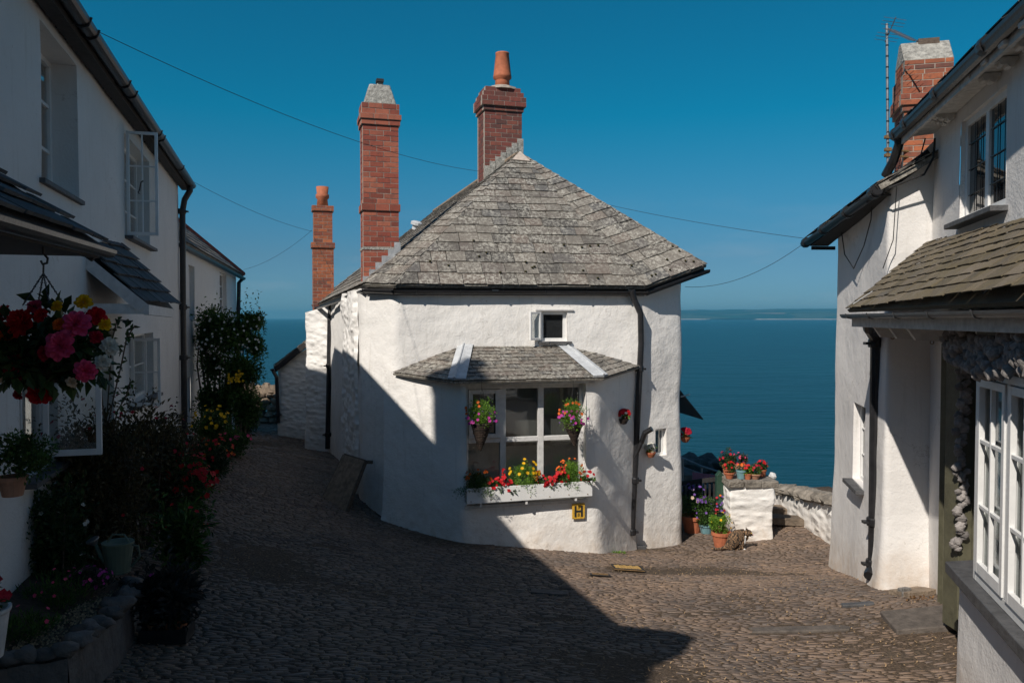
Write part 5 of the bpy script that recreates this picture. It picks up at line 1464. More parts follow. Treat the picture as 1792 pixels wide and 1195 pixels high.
def pier_pots():
    z = P(1310, 852, 13.3).z + .112; g = 'flowerpots along the top of the white pier'
    flowerpot(1283, 0, 13.45, .085, .11, 'terracotta', 'shallow terracotta bowl at the left end of the pier, red blooms', 'leaf', [('p_red', 16, .026)], g, .12, 420, z=z, taper=.6)
    flowerpot(1304, 0, 13.45, .085, .15, 'blue_glaze', 'pale blue glazed pot on the pier, the only blue one', 'leaf_dark', [('p_orange', 5, .03)], g, .07, 60, z=z)
    flowerpot(1316, 0, 13.40, .06, .10, 'terracotta', 'small terracotta pot just right of the blue pot', 'leaf_bright', [('p_red', 7, .024)], g, .09, 380, z=z)
    flowerpot(1329, 0, 13.42, .09, .09, 'terracotta_pale', 'pale terracotta bowl of crimson flowers toward the right end of the pier', 'leaf', [('p_crimson', 20, .026)], g, .11, 380, z=z, taper=.55)
    flowerpot(1341, 0, 13.62, .075, .13, 'terracotta', 'terracotta pot at the back right corner of the pier', 'leaf', [('p_red', 20, .026)], g, .10, 380, z=z)
    flowerpot(1302, 0, 13.75, .09, .20, 'terracotta_pale', 'tall pale pot behind the blue one on the pier with wispy plant', 'leaf_bronze', [('p_pink', 14, .02)], g, .12, 500, z=z, hb=.13)
    flowerpot(1280, 0, 13.8, .09, .16, 'terracotta', 'pot with tall grey-green plant at the back left of the pier', 'leaf_dark', [('p_crimson', 8, .03)], g, .15, 700, z=z, hb=.20)
    # at the foot of the gate
    g = 'flowerpots in front of the black gate'
    flowerpot(1212, 935, 14.25, .20, .30, 'terracotta', 'large brown pot of mauve flowers nearest the cottage corner', 'leaf', [('p_purple', 46, .024), ('p_cream', 7, .032)], g, .32, 2600, hb=.40)
    flowerpot(1236, 935, 14.1, .13, .16, 'blue_glaze', 'blue-green pot with leafy plant between the brown and orange pots', 'leaf', [('p_purple', 24, .022)], g, .23, 1500, hb=.28)
    flowerpot(1262, 940, 13.15, .15, .25, 'terracotta', 'bright orange terracotta pot with lime foliage and yellow flowers next to the cat', 'leaf_bright', [('p_yellow', 14, .026)], g, .19, 2200, ls=.028, hb=.24)
    flowerpot(1264, 930, 13.75, .14, .22, 'terracotta_pale', 'pot of tall purple and red flowers at the foot of the green post', 'leaf_dark', [('p_crimson', 22, .026), ('p_purple', 22, .022), ('p_orange', 5, .024)], g, .20, 2200, hb=.40)
    # little wall pots
    def wallpot(px, py, D, r, mat, pm, label, n, cnt):
        p = P(px, py, D); t = thing('wall_pot', label, 'wall pot', p, 'small pots hung on the cottage walls')
        m = MB(); m.lathe([(.01, -r * 1.1), (r * .55, -r * .95), (r * .9, -r * .35), (r, .0), (r * .9, 0), (.01, -r * .15)], p, 14); m.box((p.x, p.y + r * .8, p.z + .02), (.03, r * .9, .02)); m.build('pot', M[mat], t, smooth=False)
        m = MB(); foliage(m, p + V(0, 0, r * .5), (r * 1.1, r, r * .9), n, r * .55, clumps=7); m.build('foliage', M['leaf_bright'], t)
        m = MB(); flowers(m, p + V(0, -r * .1, r * .85), (r * 1.15, r, r * .8), cnt, r * .42); m.build('blossom', M[pm], t)
    wallpot(1091, 732, 12.62, .088, 'wicker', 'p_red', 'small brown wall pot of red flowers between bay and black downpipe', 90, 26)
    wallpot(1139, 791, 13.12, .085, 'terracotta', 'p_white', 'small wall pot of white flowers beside the tiny side window', 70, 22)
    wallpot(1199, 764, 13.9, .095, 'terracotta', 'p_crimson', 'wall pot of crimson flowers just around the right corner of the cottage', 90, 24)

def bay_flowers():
    B1, B2 = BAY[1], BAY[2]; u = zt(B2 - B1, 0).normalized(); n = V(u.y, -u.x, 0)
    a, b = P(817, 866, 11.40), P(1036, 852, 11.86)
    t = thing('window_box', 'long white wooden window box of red, yellow and orange flowers under the bay window', 'window box', (a.x, a.y, a.z - .13))
    m = MB(); L = (b - a); m.obox(a - V(0, 0, .13), L, -n * -.018, V(0, 0, .225)); m.build('front_board', M['white_paint'], t, bevel=.004)
    m = MB(); m.obox(a - V(0, 0, .13) - n * .20, L, n * .018, V(0, 0, .2)); m.obox(a - V(0, 0, .12) - n * .19, L, n * .185, V(0, 0, .02)); m.obox(a - V(0, 0, .13) - n * .19, L.normalized() * .018, n * .185, V(0, 0, .2)); m.obox(b - V(0, 0, .13) - n * .19, -L.normalized() * .018, n * .185, V(0, 0, .2)); m.build('trough', M['white_old'], t)
    m = MB(); m.obox(a - n * .18 + V(0, 0, .02), L, n * .17, V(0, 0, .02)); m.build('soil', M['earth'], t)
    for k in (.1, .46, .86):
        m = MB(); q = a + L * k - V(0, 0, .13); m.obox(q - V(0, 0, .06), u * .03, -n * .24, V(0, 0, .055)); m.build('bracket', M['white_old'], t)
    m = MB()
    for k in range(7): m.blob(a + L * (.03 + .155 * k) + n * .022 + V(0, 0, -.095 + .01 * (k % 2)), .008, 6, 4)
    m.build('screws', M['rust'], t)
    base = lambda f, off=.08, z=.06: a + L * f - n * off + V(0, 0, z)
    # three mounds of marigold with red salvia and begonia between
    for f, r, pm, lm, cnt, s in ((.09, (.21, .16, .22), 'p_orange', 'leaf', 12, .04), (.46, (.24, .16, .27), 'p_yellow', 'leaf_bright', 16, .045), (.84, (.23, .16, .25), 'p_orange', 'leaf_bright', 20, .03)):
        c = base(f, .08, .16 if f > .2 else .13); m = MB(); foliage(m, c, r, 3200, .028, clumps=60, ratio=.34, upb=.7, spread=.36); m.build('marigold_leaves', M[lm], t)
        m = MB()
        for k in range(cnt): d = rnd_dir(); d.z = abs(d.z) * .8 + .35; d.y = -abs(d.y) if k % 2 else d.y; flower(m, c + V(d.x * r[0], d.y * r[1], d.z * r[2]) * .95, s * .62, V(d.x, -.8, d.z), 7); 
        m.build('marigold_flowers', M[pm], t)
    c = base(.02, .0, .03); m = MB(); foliage(m, c + V(-.06, 0, .02), (.22, .12, .11), 260, .035, clumps=12, ratio=.3); foliage(m, c + V(.22, 0, -.02), (.18, .08, .10), 160, .035, clumps=8, ratio=.3); m.build('trailing_leaves', M['leaf'], t)
    m = MB(); mo = MB()
    for f, z, nn in ((.22, .09, 14), (.28, .13, 18), (.34, .05, 12), (.60, .10, 12), (.69, .09, 16), (.76, .15, 16), (.97, .13, 18)):
        c = base(f, .04, z); foliage(m, c - V(0, 0, .02), (.12, .08, .10), 260, .04, clumps=6, ratio=.6)
        mr = MB()
        for k in range(nn): d = rnd_dir(); flower(mr, c + V(d.x * .11, -abs(d.y) * .08, d.z * .09 + .02), .027, V(d.x, -1, d.z + .3), 5)
        mr.build('red_flowers', M['p_red'], t)
    for f, z in ((.30, .24), (.57, .18), (.77, .25)):
        c = base(f, .06, z); mr = MB()
        for k in range(16): flower(mr, c + V(R.uniform(-.03, .03), R.uniform(-.03, .03), R.uniform(-.08, .10)), .020, None, 5)
        mr.build('salvia_spike', M['p_red'], t)
    for k in range(8): flower(mo, base(.56 + R.uniform(-.03, .03), .03, .2 + R.uniform(-.04, .06)), .035, V(0, -1, .3), 6)
    m.build('salvia_leaves', M['leaf'], t); mo.build('orange_flowers', M['p_orange'], t)
    # the cones
    def cone(px, py_rim, D, label, pinks, oranges, wid, py_tip, sway=0):
        p = P(px, py_rim, D); tip = P(px + sway, py_tip, D + .02)
        t = thing('hanging_basket', label, 'hanging basket', p, 'cone baskets hanging before the bay window')
        m = MB(); h = (p - tip).length; r0 = wid; Nn = 15
        for k in range(Nn):     # woven rings
            f = k / (Nn - 1); q = tip.lerp(p, f); r = .012 + (r0 - .012) * f
            m.tube([q + V(math.cos(a_) * r, math.sin(a_) * r, .004 * math.sin(a_ * 7 + k * 3.1)) for a_ in np.linspace(0, 2 * math.pi, 19)], h / Nn * .62, 5)
        m.lathe([(.008, 0), (r0 * .9, h * .97)], tip, 12); m.build('cone', M['wicker'], t)
        m = MB(); hk = P(px, 666, D)
        for a_ in (0, 2.1, 4.2): m.tube([p + V(math.cos(a_) * r0, math.sin(a_) * r0, 0), hk - V(0, 0, .10)], .003, 4)
        m.tube([hk - V(0, 0, .10), hk], .004, 4); m.build('hanging_wire', M['wire'], t)
        c = p + V(0, -.01, .085); m = MB(); foliage(m, c + V(0, 0, .04), (r0 * 1.7, r0 * 1.5, .23), 3600, .026, clumps=50, ratio=.38, upb=.4, spread=.36); m.build('foliage', M['leaf_bright'], t)
        for pm, cnt, sz, zz in (('p_magenta', pinks, .034, .0), ('p_orange', oranges, .032, .11), ('p_purple', 14, .016, -.02)):
            m = MB()
            for k in range(cnt):
                d = rnd_dir(); q = c + V(d.x * r0 * 1.65, -abs(d.y) * r0 * 1.4, d.z * .12 + zz); flower(m, q, sz * .72 * R.uniform(.8, 1.2), V(d.x * .6, -1, .3), 5)
            m.build('blossom', M[pm], t)
    cone(843, 741, 11.28, 'left dark wicker cone basket with two big pink flowers below the bay roof', 12, 5, .145, 787, -3)
    cone(1003, 741, 11.62, 'right dark wicker cone basket crowded with pink and orange flowers', 26, 12, .135, 778, 2)
    # H plate
    p = P(1011, 893, 11.95); o = p - u * .10 - V(0, 0, .115) + n * .03
    t = thing('hydrant_sign', 'yellow hydrant plate with a black H and small figures low on the bay wall', 'sign', p)
    m = MB(); m.obox(o, u * .20, n * .012, V(0, 0, .23)); m.build('plate', M['yellow'], t, bevel=.003)
    m = MB(); q = o + n * .0135; z = V(0, 0, 1)
    for x in (.035, .135): m.obox(q + u * x + z * .03, u * .03, n * .003, z * .17)
    m.obox(q + u * .065 + z * .10, u * .07, n * .003, z * .03)
    def seg(txt, x, z0, s):
        S = dict(a=(0, 2, 1, 2), b=(1, 1, 1, 2), c=(1, 0, 1, 1), d=(0, 0, 1, 0), e=(0, 0, 0, 1), f=(0, 1, 0, 2), g=(0, 1, 1, 1))
        for ch in {'3': 'abcdg', '0': 'abcdef'}[txt]:
            x0, y0, x1, y1 = S[ch]; m.obox(q + u * (x + min(x0, x1) * s - .003) + z * (z0 + min(y0, y1) * s - .003), u * (abs(x1 - x0) * s + .006), n * .003, z * (abs(y1 - y0) * s + .006))
    seg('3', .09, .155, .018); seg('0', .09, .045, .018)
    m.build('lettering', M['ink'], t)
    m = MB()
    for x in (.012, .188):
        for zz in (.012, .218): m.blob(o + u * x + z * zz + n * .014, .006, 6, 4)
    m.build('screws', M['rust'], t)

def street_bits():
    # leaning board
    c = [P(601, 795, 12.75), P(637, 806, 12.35), P(604, 910, 12.15), P(565, 890, 12.55)]
    c[3].z = G(c[3].x, c[3].y) + .01; c[2].z = G(c[2].x, c[2].y) + .01
    t = thing('leaning_board', 'weathered brown framed board leaning against the left corner of the cottage', 'board', c[2])
    nn = (c[1] - c[0]).cross(c[3] - c[0]).normalized(); nn = nn if nn.y < 0 else -nn
    m = MB(); m.prism(c, -nn * .035); m.build('panel', M['wood_brown'], t)
    m = MB()
    for i, j in ((0, 1), (1, 2), (2, 3), (3, 0)): m.beam(c[i] - nn * .03, c[j] - nn * .03, .05, .055, up=nn)
    m.beam((c[0] + c[1]) / 2 - nn * .06, (c[2] + c[3]) / 2 - nn * .06, .05, .05, up=nn); m.beam(c[1] - nn * .05, c[1] - nn * .05 + V(.10, -.02, .0), .05, .05); m.build('frame', M['wood_dark'], t, bevel=.004)
    # iron covers in the paving
    q = PG(1098, 997); n = None
    def frame_at(q):
        dx = (G(q.x + .1, q.y) - G(q.x - .1, q.y)) / .2; dy = (G(q.x, q.y + .1) - G(q.x, q.y - .1)) / .2
        return V(1, 0, dx), V(0, 1, dy)
    X, Y = frame_at(q); Z = X.cross(Y).normalized(); t = thing('drain_cover', 'yellowish rusty cast iron cover with a chequered grid in the sunlit cobbles', 'drain cover', q)
    o = q - X * .20 - Y * .20 + V(0, 0, .022); m = MB()
    m.obox(o, X * .40, Y * .40, Z * .012); m.build('plate', M['rust'], t)
    m = MB()
    for a_, b_, w_, h_ in ((0, 0, .40, .02), (0, .38, .40, .02), (0, .02, .02, .36), (.38, .02, .02, .36)): m.obox(o + X * a_ + Y * b_ + Z * .008, X * w_, Y * h_, Z * .014)
    m.build('rim', M['black_matt'], t)
    m = MB()
    for i in range(8):
        for j in range(8):
            if (i + j) % 2 == 0: m.obox(o + X * (.03 + i * .043) + Y * (.03 + j * .043) + Z * .012, X * .036, Y * .034, Z * .008)
    m.build('raised_studs', m_plain('worn_yellow_iron', (.42, .27, .09), .6, .3, 40), t)
    q = PG(1050, 1008); X, Y = frame_at(q); t = thing('stop_tap_cover', 'little dark rectangular iron cover left of the yellowish drain cover', 'drain cover', q)
    m = MB(); m.obox(q - X * .13 - Y * .06 + V(0, 0, .014), X * .26, Y * .12, V(0, 0, .012)); m.build('lid', M['black_matt'], t, bevel=.003)
    m = MB()
    for i in range(5): m.obox(q - X * .10 - Y * (.045 - i * .02) + V(0, 0, .026), X * .20, Y * .008, V(0, 0, .005))
    m.build('ribs', M['rust'], t)
    def slab(px, py, w, d, mat, name, label, h=.05, rz=0.0, cat='paving slab'):
        q = PG(px, py); X, Y = frame_at(q); c, s = math.cos(rz), math.sin(rz); A = X * c + Y * s; B = Y * c - X * s; rr = random.Random(int(px))
        cs = [(-.5, -.48), (.1, -.52), (.5, -.45), (.52, .1), (.46, .5), (-.1, .47), (-.5, .5), (-.48, 0)]
        m = MB(); m.prism([q + A * (w * (x + rr.uniform(-.03, .03))) + B * (d * (y + rr.uniform(-.04, .04))) + V(0, 0, -.02) for x, y in cs], V(0, 0, h + .02)); o = m.build(name, M[mat], None, origin=q, bevel=.01); tag(o, label, cat)
    slab(1103, 958, .44, .34, 'slate_sill', 'stone_slab', 'grey slate slab under the foot of the cottage downpipe', .06, .2)
    slab(962, 1040, .40, .22, 'slab', 'stone_slab', 'flat reddish slab set in the shaded cobbles below the bay', .028)
    slab(1632, 1086, .78, .50, 'slab', 'door_slab', 'broad grey doorstep slab before the olive door on the right', .045, -.1)
    slab(1500, 1062, .30, .10, 'slate_sill', 'stone_slab', 'narrow grey slab in the cobbles left of the doorstep', .03, -.15)
    slab(1598, 1040, .38, .28, 'stone_brown', 'stone_slab', 'rough brown stone in the corner at the foot of the right hand house', .05, .3)
    slab(1583, 1042, .11, .09, 'stone_grey', 'pebble', 'smooth round pebble lying on the rough corner stone', .085, .3, 'stone')
    slab(1400, 1105, .9, .14, 'slab', 'stone_slab', 'long flat grey kerb stone crossing the cobbles at lower right', .028, -.02)
    # dry straw and petals blown over the cobbles
    m, nt, b = newmat('straw'); b.inputs['Base Color'].default_value = (.30, .20, .11, 1); b.inputs['Roughness'].default_value = .9
    mb = MB(); rr = random.Random(6); xs = []; ys = []
    while len(xs) < 6500:
        y = 4.3 + 9.7 * rr.random() ** 1.2; x = rr.uniform(-.5 * y, .62 * y)
        if noise.noise(Vector((x * .8, y * .8, 2))) + rr.uniform(-.35, .35) > .05 or rr.random() < .1: xs.append(x); ys.append(y)
    zs = GV(xs, ys)
    for x, y, z in zip(xs, ys, zs):
        a_ = rr.uniform(0, 3.14); l = rr.uniform(.004, .013); w = rr.uniform(.003, .006); d = V(math.cos(a_) * l, math.sin(a_) * l, rr.uniform(-.006, .006)); s = V(-math.sin(a_) * w, math.cos(a_) * w, 0); c = V(x, y, z + rr.uniform(.006, .022))
        mb.add([c - d - s, c + d - s, c + d + s, c - d + s], [(0, 1, 2, 3)], rr.random())
    tag(mb.build('straw_litter', m), 'dry straw and fallen petals caught between the cobbles', 'litter', kind='stuff')
    mb = MB(); q = PG(1078, 968)
    for k in range(140):
        a_ = R.uniform(0, 6.3); p = q + V(math.cos(a_) * R.random() * .2, math.sin(a_) * R.random() * .07, 0); leaf(mb, p, rnd_dir() + V(0, 0, 1), .04, .012, tint=R.random())
    o = mb.build('weed', M['leaf_bright'], None, origin=q); tag(o, 'small tuft of green weed at the foot of the bay wall', 'weed')
    # leaves and litter along the foot of the walls
    for k, (px, py, lab) in enumerate(((1530, 1006, 'dry weeds at the foot of the right hand downpipe'), (1610, 1050, 'dry weeds in the white corner on the right'), (1148, 952, 'dry leaves at the foot of the cottage right corner'))):
        q = PG(px, py); mb = MB()
        for i in range(50): leaf(mb, q + V(R.uniform(-.14, .14), R.uniform(-.06, .06), .01), rnd_dir() + V(0, 0, .3), .04, .02, tint=R.random())
        o = mb.build('dry_weed', m_leaf('dry_weed', (.10, .05, .02), (.30, .17, .08)), None, origin=q); tag(o, lab, 'weed')

# ------------------------------------------------------------------ shaded planting on the left
def left_garden():
    # big double-begonia basket
    hk = P(76, 436, 3.46); c = P(92, 622, 3.46)
    t = thing('hanging_basket', 'huge overflowing basket of red, pink, orange and yellow begonias hanging at upper left', 'hanging basket', c)
    m = MB(); m.tube([hk + V(0, 0, .02), hk + V(.0, 0, -.02), hk + V(.018, 0, -.04), hk + V(.015, 0, -.06), hk + V(-.005, 0, -.065), hk + V(-.012, 0, -.05)], .0055, 6); m.build('hook', M['black'], t)
    q = P(76, 478, 3.46); m = MB(); m.tube([hk + V(0, 0, -.06), q], .004, 5)
    for (px, py, dd) in ((40, 534, 3.36), (66, 536, 3.58), (88, 540, 3.36), (112, 533, 3.55)):
        e = P(px, py, dd); N = 13
        for k in range(N):
            a, b = q.lerp(e, k / N), q.lerp(e, (k + 1.15) / N); s = V(.004, 0, 0) if k % 2 else V(0, .004, 0)
            m.tube([a, (a + b) / 2 + s, b], .0022, 4); m.tube([a, (a + b) / 2 - s, b], .0022, 4)
    m.build('chain', M['black'], t)
    m = MB(); m.lathe([(.02, -.12), (.08, -.10), (.12, -.03), (.13, .03), (.12, .03), (.01, .02)], c + V(0, .03, .0), 16); m.build('bowl', M['wicker'], t)
    m = MB(); foliage(m, c + V(-.02, 0, .02), (.26, .22, .20), 1500, .062, clumps=40, ratio=.6, upb=-.1, spread=.38); m.build('foliage', M['leaf_dark'], t)
    B = [(130, 568, 23, 'p_pink'), (104, 606, 24, 'p_pink'), (147, 648, 18, 'p_pink'), (66, 688, 21, 'p_red'), (28, 640, 24, 'p_crimson'), (10, 586, 24, 'p_orange'), (38, 566, 26, 'p_red'), (2, 555, 20, 'p_red'), (6, 640, 30, 'p_cream'), (143, 530, 14, 'p_yellow'), (179, 568, 11, 'p_yellow'), (165, 553, 16, 'p_red'), (97, 536, 10, 'p_yellow'), (58, 538, 13, 'p_pink'), (188, 606, 15, 'p_white'), (176, 634, 13, 'p_white'), (76, 618, 13, 'p_crimson'), (100, 569, 11, 'p_orange'), (165, 590, 11, 'p_crimson'), (122, 669, 9, 'p_cream'), (70, 552, 13, 'p_red'), (30, 690, 10, 'p_crimson')]
    for px, py, r, pm in B:
        dx = (px - 92) / 100; dy = (612 - py) / 80; dep = 3.46 - .20 * max(0, 1 - dx * dx * .8 - dy * dy * .6)
        p = P(px, py, dep); m = MB(); rosette(m, p + V(0, .015, 0), r * dep / 1400 * 1.15, V(dx * .7, -1, dy * .5 + .1)); m.build('begonia_bloom', M[pm], t)
    # rose stems reaching in front of the canopy
    q = P(205, 700, 6.9); t = thing('rose_bush', 'thin rose stems with dark leaves reaching up beside the door canopy', 'rose bush', zt(q, G(q.x, q.y)))
    st = MB(); lf = MB()
    for pts in (((185, 760), (200, 690), (212, 640), (222, 590), (236, 570)), ((185, 760), (192, 660), (195, 600), (205, 560), (232, 562)), ((190, 800), (205, 720), (222, 690), (228, 668)), ((185, 760), (178, 690), (170, 640), (182, 600), (214, 615))):
        w = [P(x, y, 6.9 - .1 * i) for i, (x, y) in enumerate(pts)]; w = [zt(w[0], G(w[0].x, w[0].y))] + w; st.tube(w, .006, 5)
        for a, b in zip(w[2:], w[3:]):
            for k in range(9): leaf(lf, a.lerp(b, R.random()), rnd_dir(), R.uniform(.04, .07), .04, tint=R.random())
    st.build('stem', M['wood_dark'], t); lf.build('foliage', M['leaf_dark'], t)
    # climbing shrub with white flowers
    q = zt(P(385, 750, 17.2), 0); q.z = G(q.x, q.y)
    t = thing('climbing_shrub', 'tall dense climbing shrub starred with small white flowers against the neighbour cottage', 'shrub', q)
    m = MB()
    for k in range(12):
        a = P(350 + k * 7, 760, 17.0 + (k % 3) * .15); a.z = G(a.x, a.y); b = P(345 + k * 8, 640 - (k % 4) * 10, 17.1); mid = a.lerp(b, .5) + V(R.uniform(-.1, .1), R.uniform(-.1, .1), 0)
        m.tube([a, mid, b, P(350 + k * 8, 580, 17.2)], [.03, .024, .018, .008], 6)
    m.build('stem', M['wood_dark'], t)
    m = MB()
    for px, py, dd, r, n in ((372, 575, 17.2, (.48, .40, .52), 1700), (410, 590, 17.0, (.55, .40, .55), 2000), (440, 565, 17.0, (.30, .30, .34), 800), (372, 640, 17.2, (.42, .32, .45), 800), (425, 650, 16.8, (.45, .32, .50), 1400), (430, 710, 16.6, (.36, .3, .45), 1000), (385, 710, 17.0, (.36, .3, .4), 700), (448, 610, 17, (.26, .2, .3), 500), (355, 600, 17.3, (.25, .2, .4), 400), (362, 700, 16.9, (.30, .25, .5), 700), (405, 690, 16.8, (.35, .25, .5), 900)):
        foliage(m, P(px, py, dd), r, int(n * 2.3), .068, clumps=60, ratio=.55, spread=.40, shell=.2)
    for k in range(14):
        a = P(R.uniform(345, 450), R.uniform(545, 600), 17.0); d = V(R.uniform(-.5, .6), R.uniform(-.3, .3), 1).normalized()
        for j in range(7): leaf(m, a + d * .09 * j, rnd_dir(), .07, .035, tint=R.random())
    m.build('foliage', M['leaf'], t)
    m = MB()
    for k in range(80): flower(m, P(R.uniform(338, 455), R.gauss(592, 26), 16.62 + R.uniform(-.1, .3)), .026, V(.2, -1, .4), 5)
    m.build('blossom', M['p_white'], t)
    m = MB()
    for k in range(26): flower(m, P(R.uniform(400, 426), R.gauss(662, 6), 16.4), .03, V(.2, -1, .4), 5)
    m.build('yellow_blossom', M['p_yellow'], t)
    def bush(name, cat, label, px, py, D, r, n, ls, leafm, blooms=(), group=None, clumps=40, zf=None, ratio=.5):
        c = P(px, py, D); q = zt(c, G(c.x, c.y)); t = thing(name, label, cat, q, group)
        m = MB()
        for k in range(7):
            d = V(R.uniform(-.6, .6) * r[0], R.uniform(-.6, .6) * r[1], 0); m.tube([q - V(0, 0, .05) + d * .2, q.lerp(c, .6) + d * .7, c + d + V(0, 0, r[2] * .4)], [.016, .01, .004], 5)
        m.build('stem', M['wood_dark'], t)
        m = MB(); foliage(m, c, r, int(n * 1.9), ls, clumps=int(clumps * 1.4), ratio=ratio, spread=.38, shell=.2); foliage(m, c - V(0, 0, r[2] * .6), (r[0] * .85, r[1] * .85, r[2] * .6), int(n * .7), ls, clumps=clumps, ratio=ratio, spread=.4, shell=.2)
        for k in range(max(6, n // 160)):
            d = rnd_dir(); d.z = abs(d.z) * .8 + .1; a = c + V(d.x * r[0], d.y * r[1], d.z * r[2]) * .9; dd = (d + rnd_dir() * .5).normalized()
            for j in range(8): leaf(m, a + dd * ls * .55 * j, rnd_dir() + dd * .3, ls * .9, ls * .4, tint=R.random())
        m.build('foliage', M[leafm], t)
        for pm, cnt, sz in blooms:
            m = MB(); flowers(m, c, (r[0] * .95, r[1] * .95, r[2]), cnt, sz); m.build('blossom', M[pm], t)
        return t
    g = 'shrubs along the foot of the long white cottage'
    bush('fuchsia_bush', 'bush', 'large dark bronze bush directly below the open window at left', 165, 835, 6.9, (.55, .5, .72), 5200, .05, 'leaf_bronze', [('p_crimson', 24, .02)], g, 90)
    bush('fuchsia_bush', 'bush', 'dark bronze bush in the middle of the row, below the lower casement', 245, 800, 8.6, (.62, .55, .72), 4600, .055, 'leaf_bronze', [('p_crimson', 26, .022)], g, 80)
    bush('fuchsia_bush', 'bush', 'small dark bush hugging the wall beside the black downpipe', 292, 800, 11.2, (.50, .6, .62), 2600, .06, 'leaf_bronze', [('p_crimson', 16, .022)], g, 50)
    bush('green_shrub', 'bush', 'dark green shrub against the near white wall above the gravel bed', 95, 930, 6.2, (.30, .3, .42), 1800, .05, 'leaf_dark', [('p_white', 10, .02)], g, 40)
    bush('red_valerian', 'flowering plant', 'tall plant with bright red flower heads at the edge of the cobbles', 325, 850, 8.9, (.36, .32, .40), 1700, .05, 'leaf', [('p_red', 90, .035)], g, 40)
    bush('leafy_plant', 'plant', 'broad-leaved bright green plant standing below the red flowers', 318, 935, 7.7, (.28, .26, .34), 800, .085, 'leaf', [('p_red', 8, .03)], g, 26, ratio=.42)
    bush('purple_plant', 'plant', 'low purple leaved plant with magenta flowers above the dark tray', 295, 1045, 6.1, (.30, .26, .24), 950, .07, 'leaf_purple', [('p_magenta', 9, .022)], g, 30)
    bush('marigold_plant', 'flowering plant', 'yellow-green plant with yellow flowers under the climbing shrub', 372, 745, 14.6, (.42, .4, .38), 1300, .06, 'leaf', [('p_yellow', 40, .035)], g, 30)
    bush('heather_plant', 'flowering plant', 'rusty green plant with small pink flowers further along the lane edge', 412, 770, 14.2, (.34, .3, .28), 900, .05, 'leaf', [('p_pink', 24, .03)], g, 24)
    bush('bedding_plant', 'flowering plant', 'low tangled plant with a few red flowers beyond the tall red heads', 368, 800, 11.6, (.36, .36, .34), 1300, .05, 'leaf_dark', [('p_red', 40, .028), ('p_orange', 14, .025)], g, 30)
    bush('lane_plant', 'plant', 'loose green shrub at the far end of the planting beside the lane', 430, 725, 19.5, (.40, .5, .50), 900, .07, 'leaf_dark', [('p_white', 12, .04)], g, 26)
    # raised bed
    t = thing('raised_bed', 'raised bed edged with big rounded stones in the lower left corner', 'flower bed', zt(P(110, 1120, 4.9), -2.4))
    edge = [(-40, 1150, 4.3), (12, 1142, 4.45), (45, 1135, 4.5), (80, 1134, 4.55), (118, 1125, 4.6), (140, 1108, 4.75), (158, 1092, 4.95), (180, 1078, 5.15), (198, 1062, 5.35), (212, 1046, 5.6), (226, 1030, 5.9), (232, 1012, 6.3)]
    E_ = [P(*e) for e in edge]
    m = MB(); rr = random.Random(11)
    for i, (a, b) in enumerate(zip(E_, E_[1:])):
        za = a.z - .09; zb = b.z - .09; d = zt(b - a, 0); n = V(d.y, -d.x, 0).normalized()
        m.add([zt(a, -2.7) + n * .05, zt(b, -2.7) + n * .05, zt(b, zb) + n * .0, zt(a, za) + n * .0, zt(a, za) - n * .14, zt(b, zb) - n * .14], [(0, 1, 2, 3), (3, 2, 5, 4)], .5)
    m.build('edge_wall', M['stone_dark'], t)
    sizes = [.13, .10, .11, .08, .12, .13, .12, .13, .12, .14, .12, .11]
    for e, s in zip(E_, sizes):
        m = MB(); s *= rr.uniform(.7, 1.0); m.blob(e + V(-.03, .03, -.05), (s, s * .75, s * .5), 10, 7, .6, rr.random(), rot=rr.uniform(-.6, .6)); m.build('edging_stone', M['stone_dark'], t, smooth=True)
    bed = [e + V(-.05, .03, -.08) for e in E_] + [LW(6.9, .0, -1.98), LW(4, .0, -1.85)]
    m = MB(); m.prism(bed, V(0, 0, -.3)); m.build('soil', M['earth'], t)
    # gravel
    m = MB(); poly = [(e.x, e.y) for e in bed]; xs = [p[0] for p in poly]; ys = [p[1] for p in poly]; k = 0
    while k < 2600:
        x, y = R.uniform(min(xs), max(xs)), R.uniform(min(ys), max(ys))
        if not in_poly(x, y, poly): continue
        k += 1; z = -1.985 + .02 * noise.noise(Vector((x * 4, y * 4, 0))) + .075 * ((y - 4.5) / 2) - .05
        zz = np.interp(y, [e.y for e in E_], [e.z for e in E_]) - .07
        m.add([(x, y, zz + .012), (x + .010, y, zz), (x, y + .010, zz), (x - .010, y, zz), (x, y - .010, zz)], [(0, 1, 2), (0, 2, 3), (0, 3, 4), (0, 4, 1)])
    tag(m.build('gravel', M['gravel'], t), kind='stuff')
    for nm, lab, px, py, D, r, n, lm, bl in (('thrift_mound', 'rounded green mound of thrift at the back of the raised bed', 100, 1030, 5.6, .26, 900, 'leaf', ('p_pink', 10, .014)), ('thrift_mound', 'green mound spilling over the raised bed close to the white pot', 40, 1088, 4.9, .20, 700, 'leaf', ('p_pink', 8, .014)), ('pink_thrift', 'small mauve cushion plant beside the watering can', 155, 1012, 5.9, .16, 500, 'leaf_purple', ('p_magenta', 40, .014))):
        c = P(px, py, D); t = thing(nm, lab, 'plant', c - V(0, 0, r * .4)); m = MB(); foliage(m, c - V(0, 0, .04), (r * 1.2, r * 1.1, r * .5), n, .05, clumps=40, ratio=.16, upb=1.2, spread=.3); m.build('foliage', M[lm], t)
        m = MB(); flowers(m, c, (r, r, r * .5), bl[1], bl[2]); m.build('blossom', M[bl[0]], t)
    # watering can
    q = P(207, 1000, 6.15); t = thing('watering_can', 'pale green metal watering can with long spout standing on the stone edge', 'watering can', q)
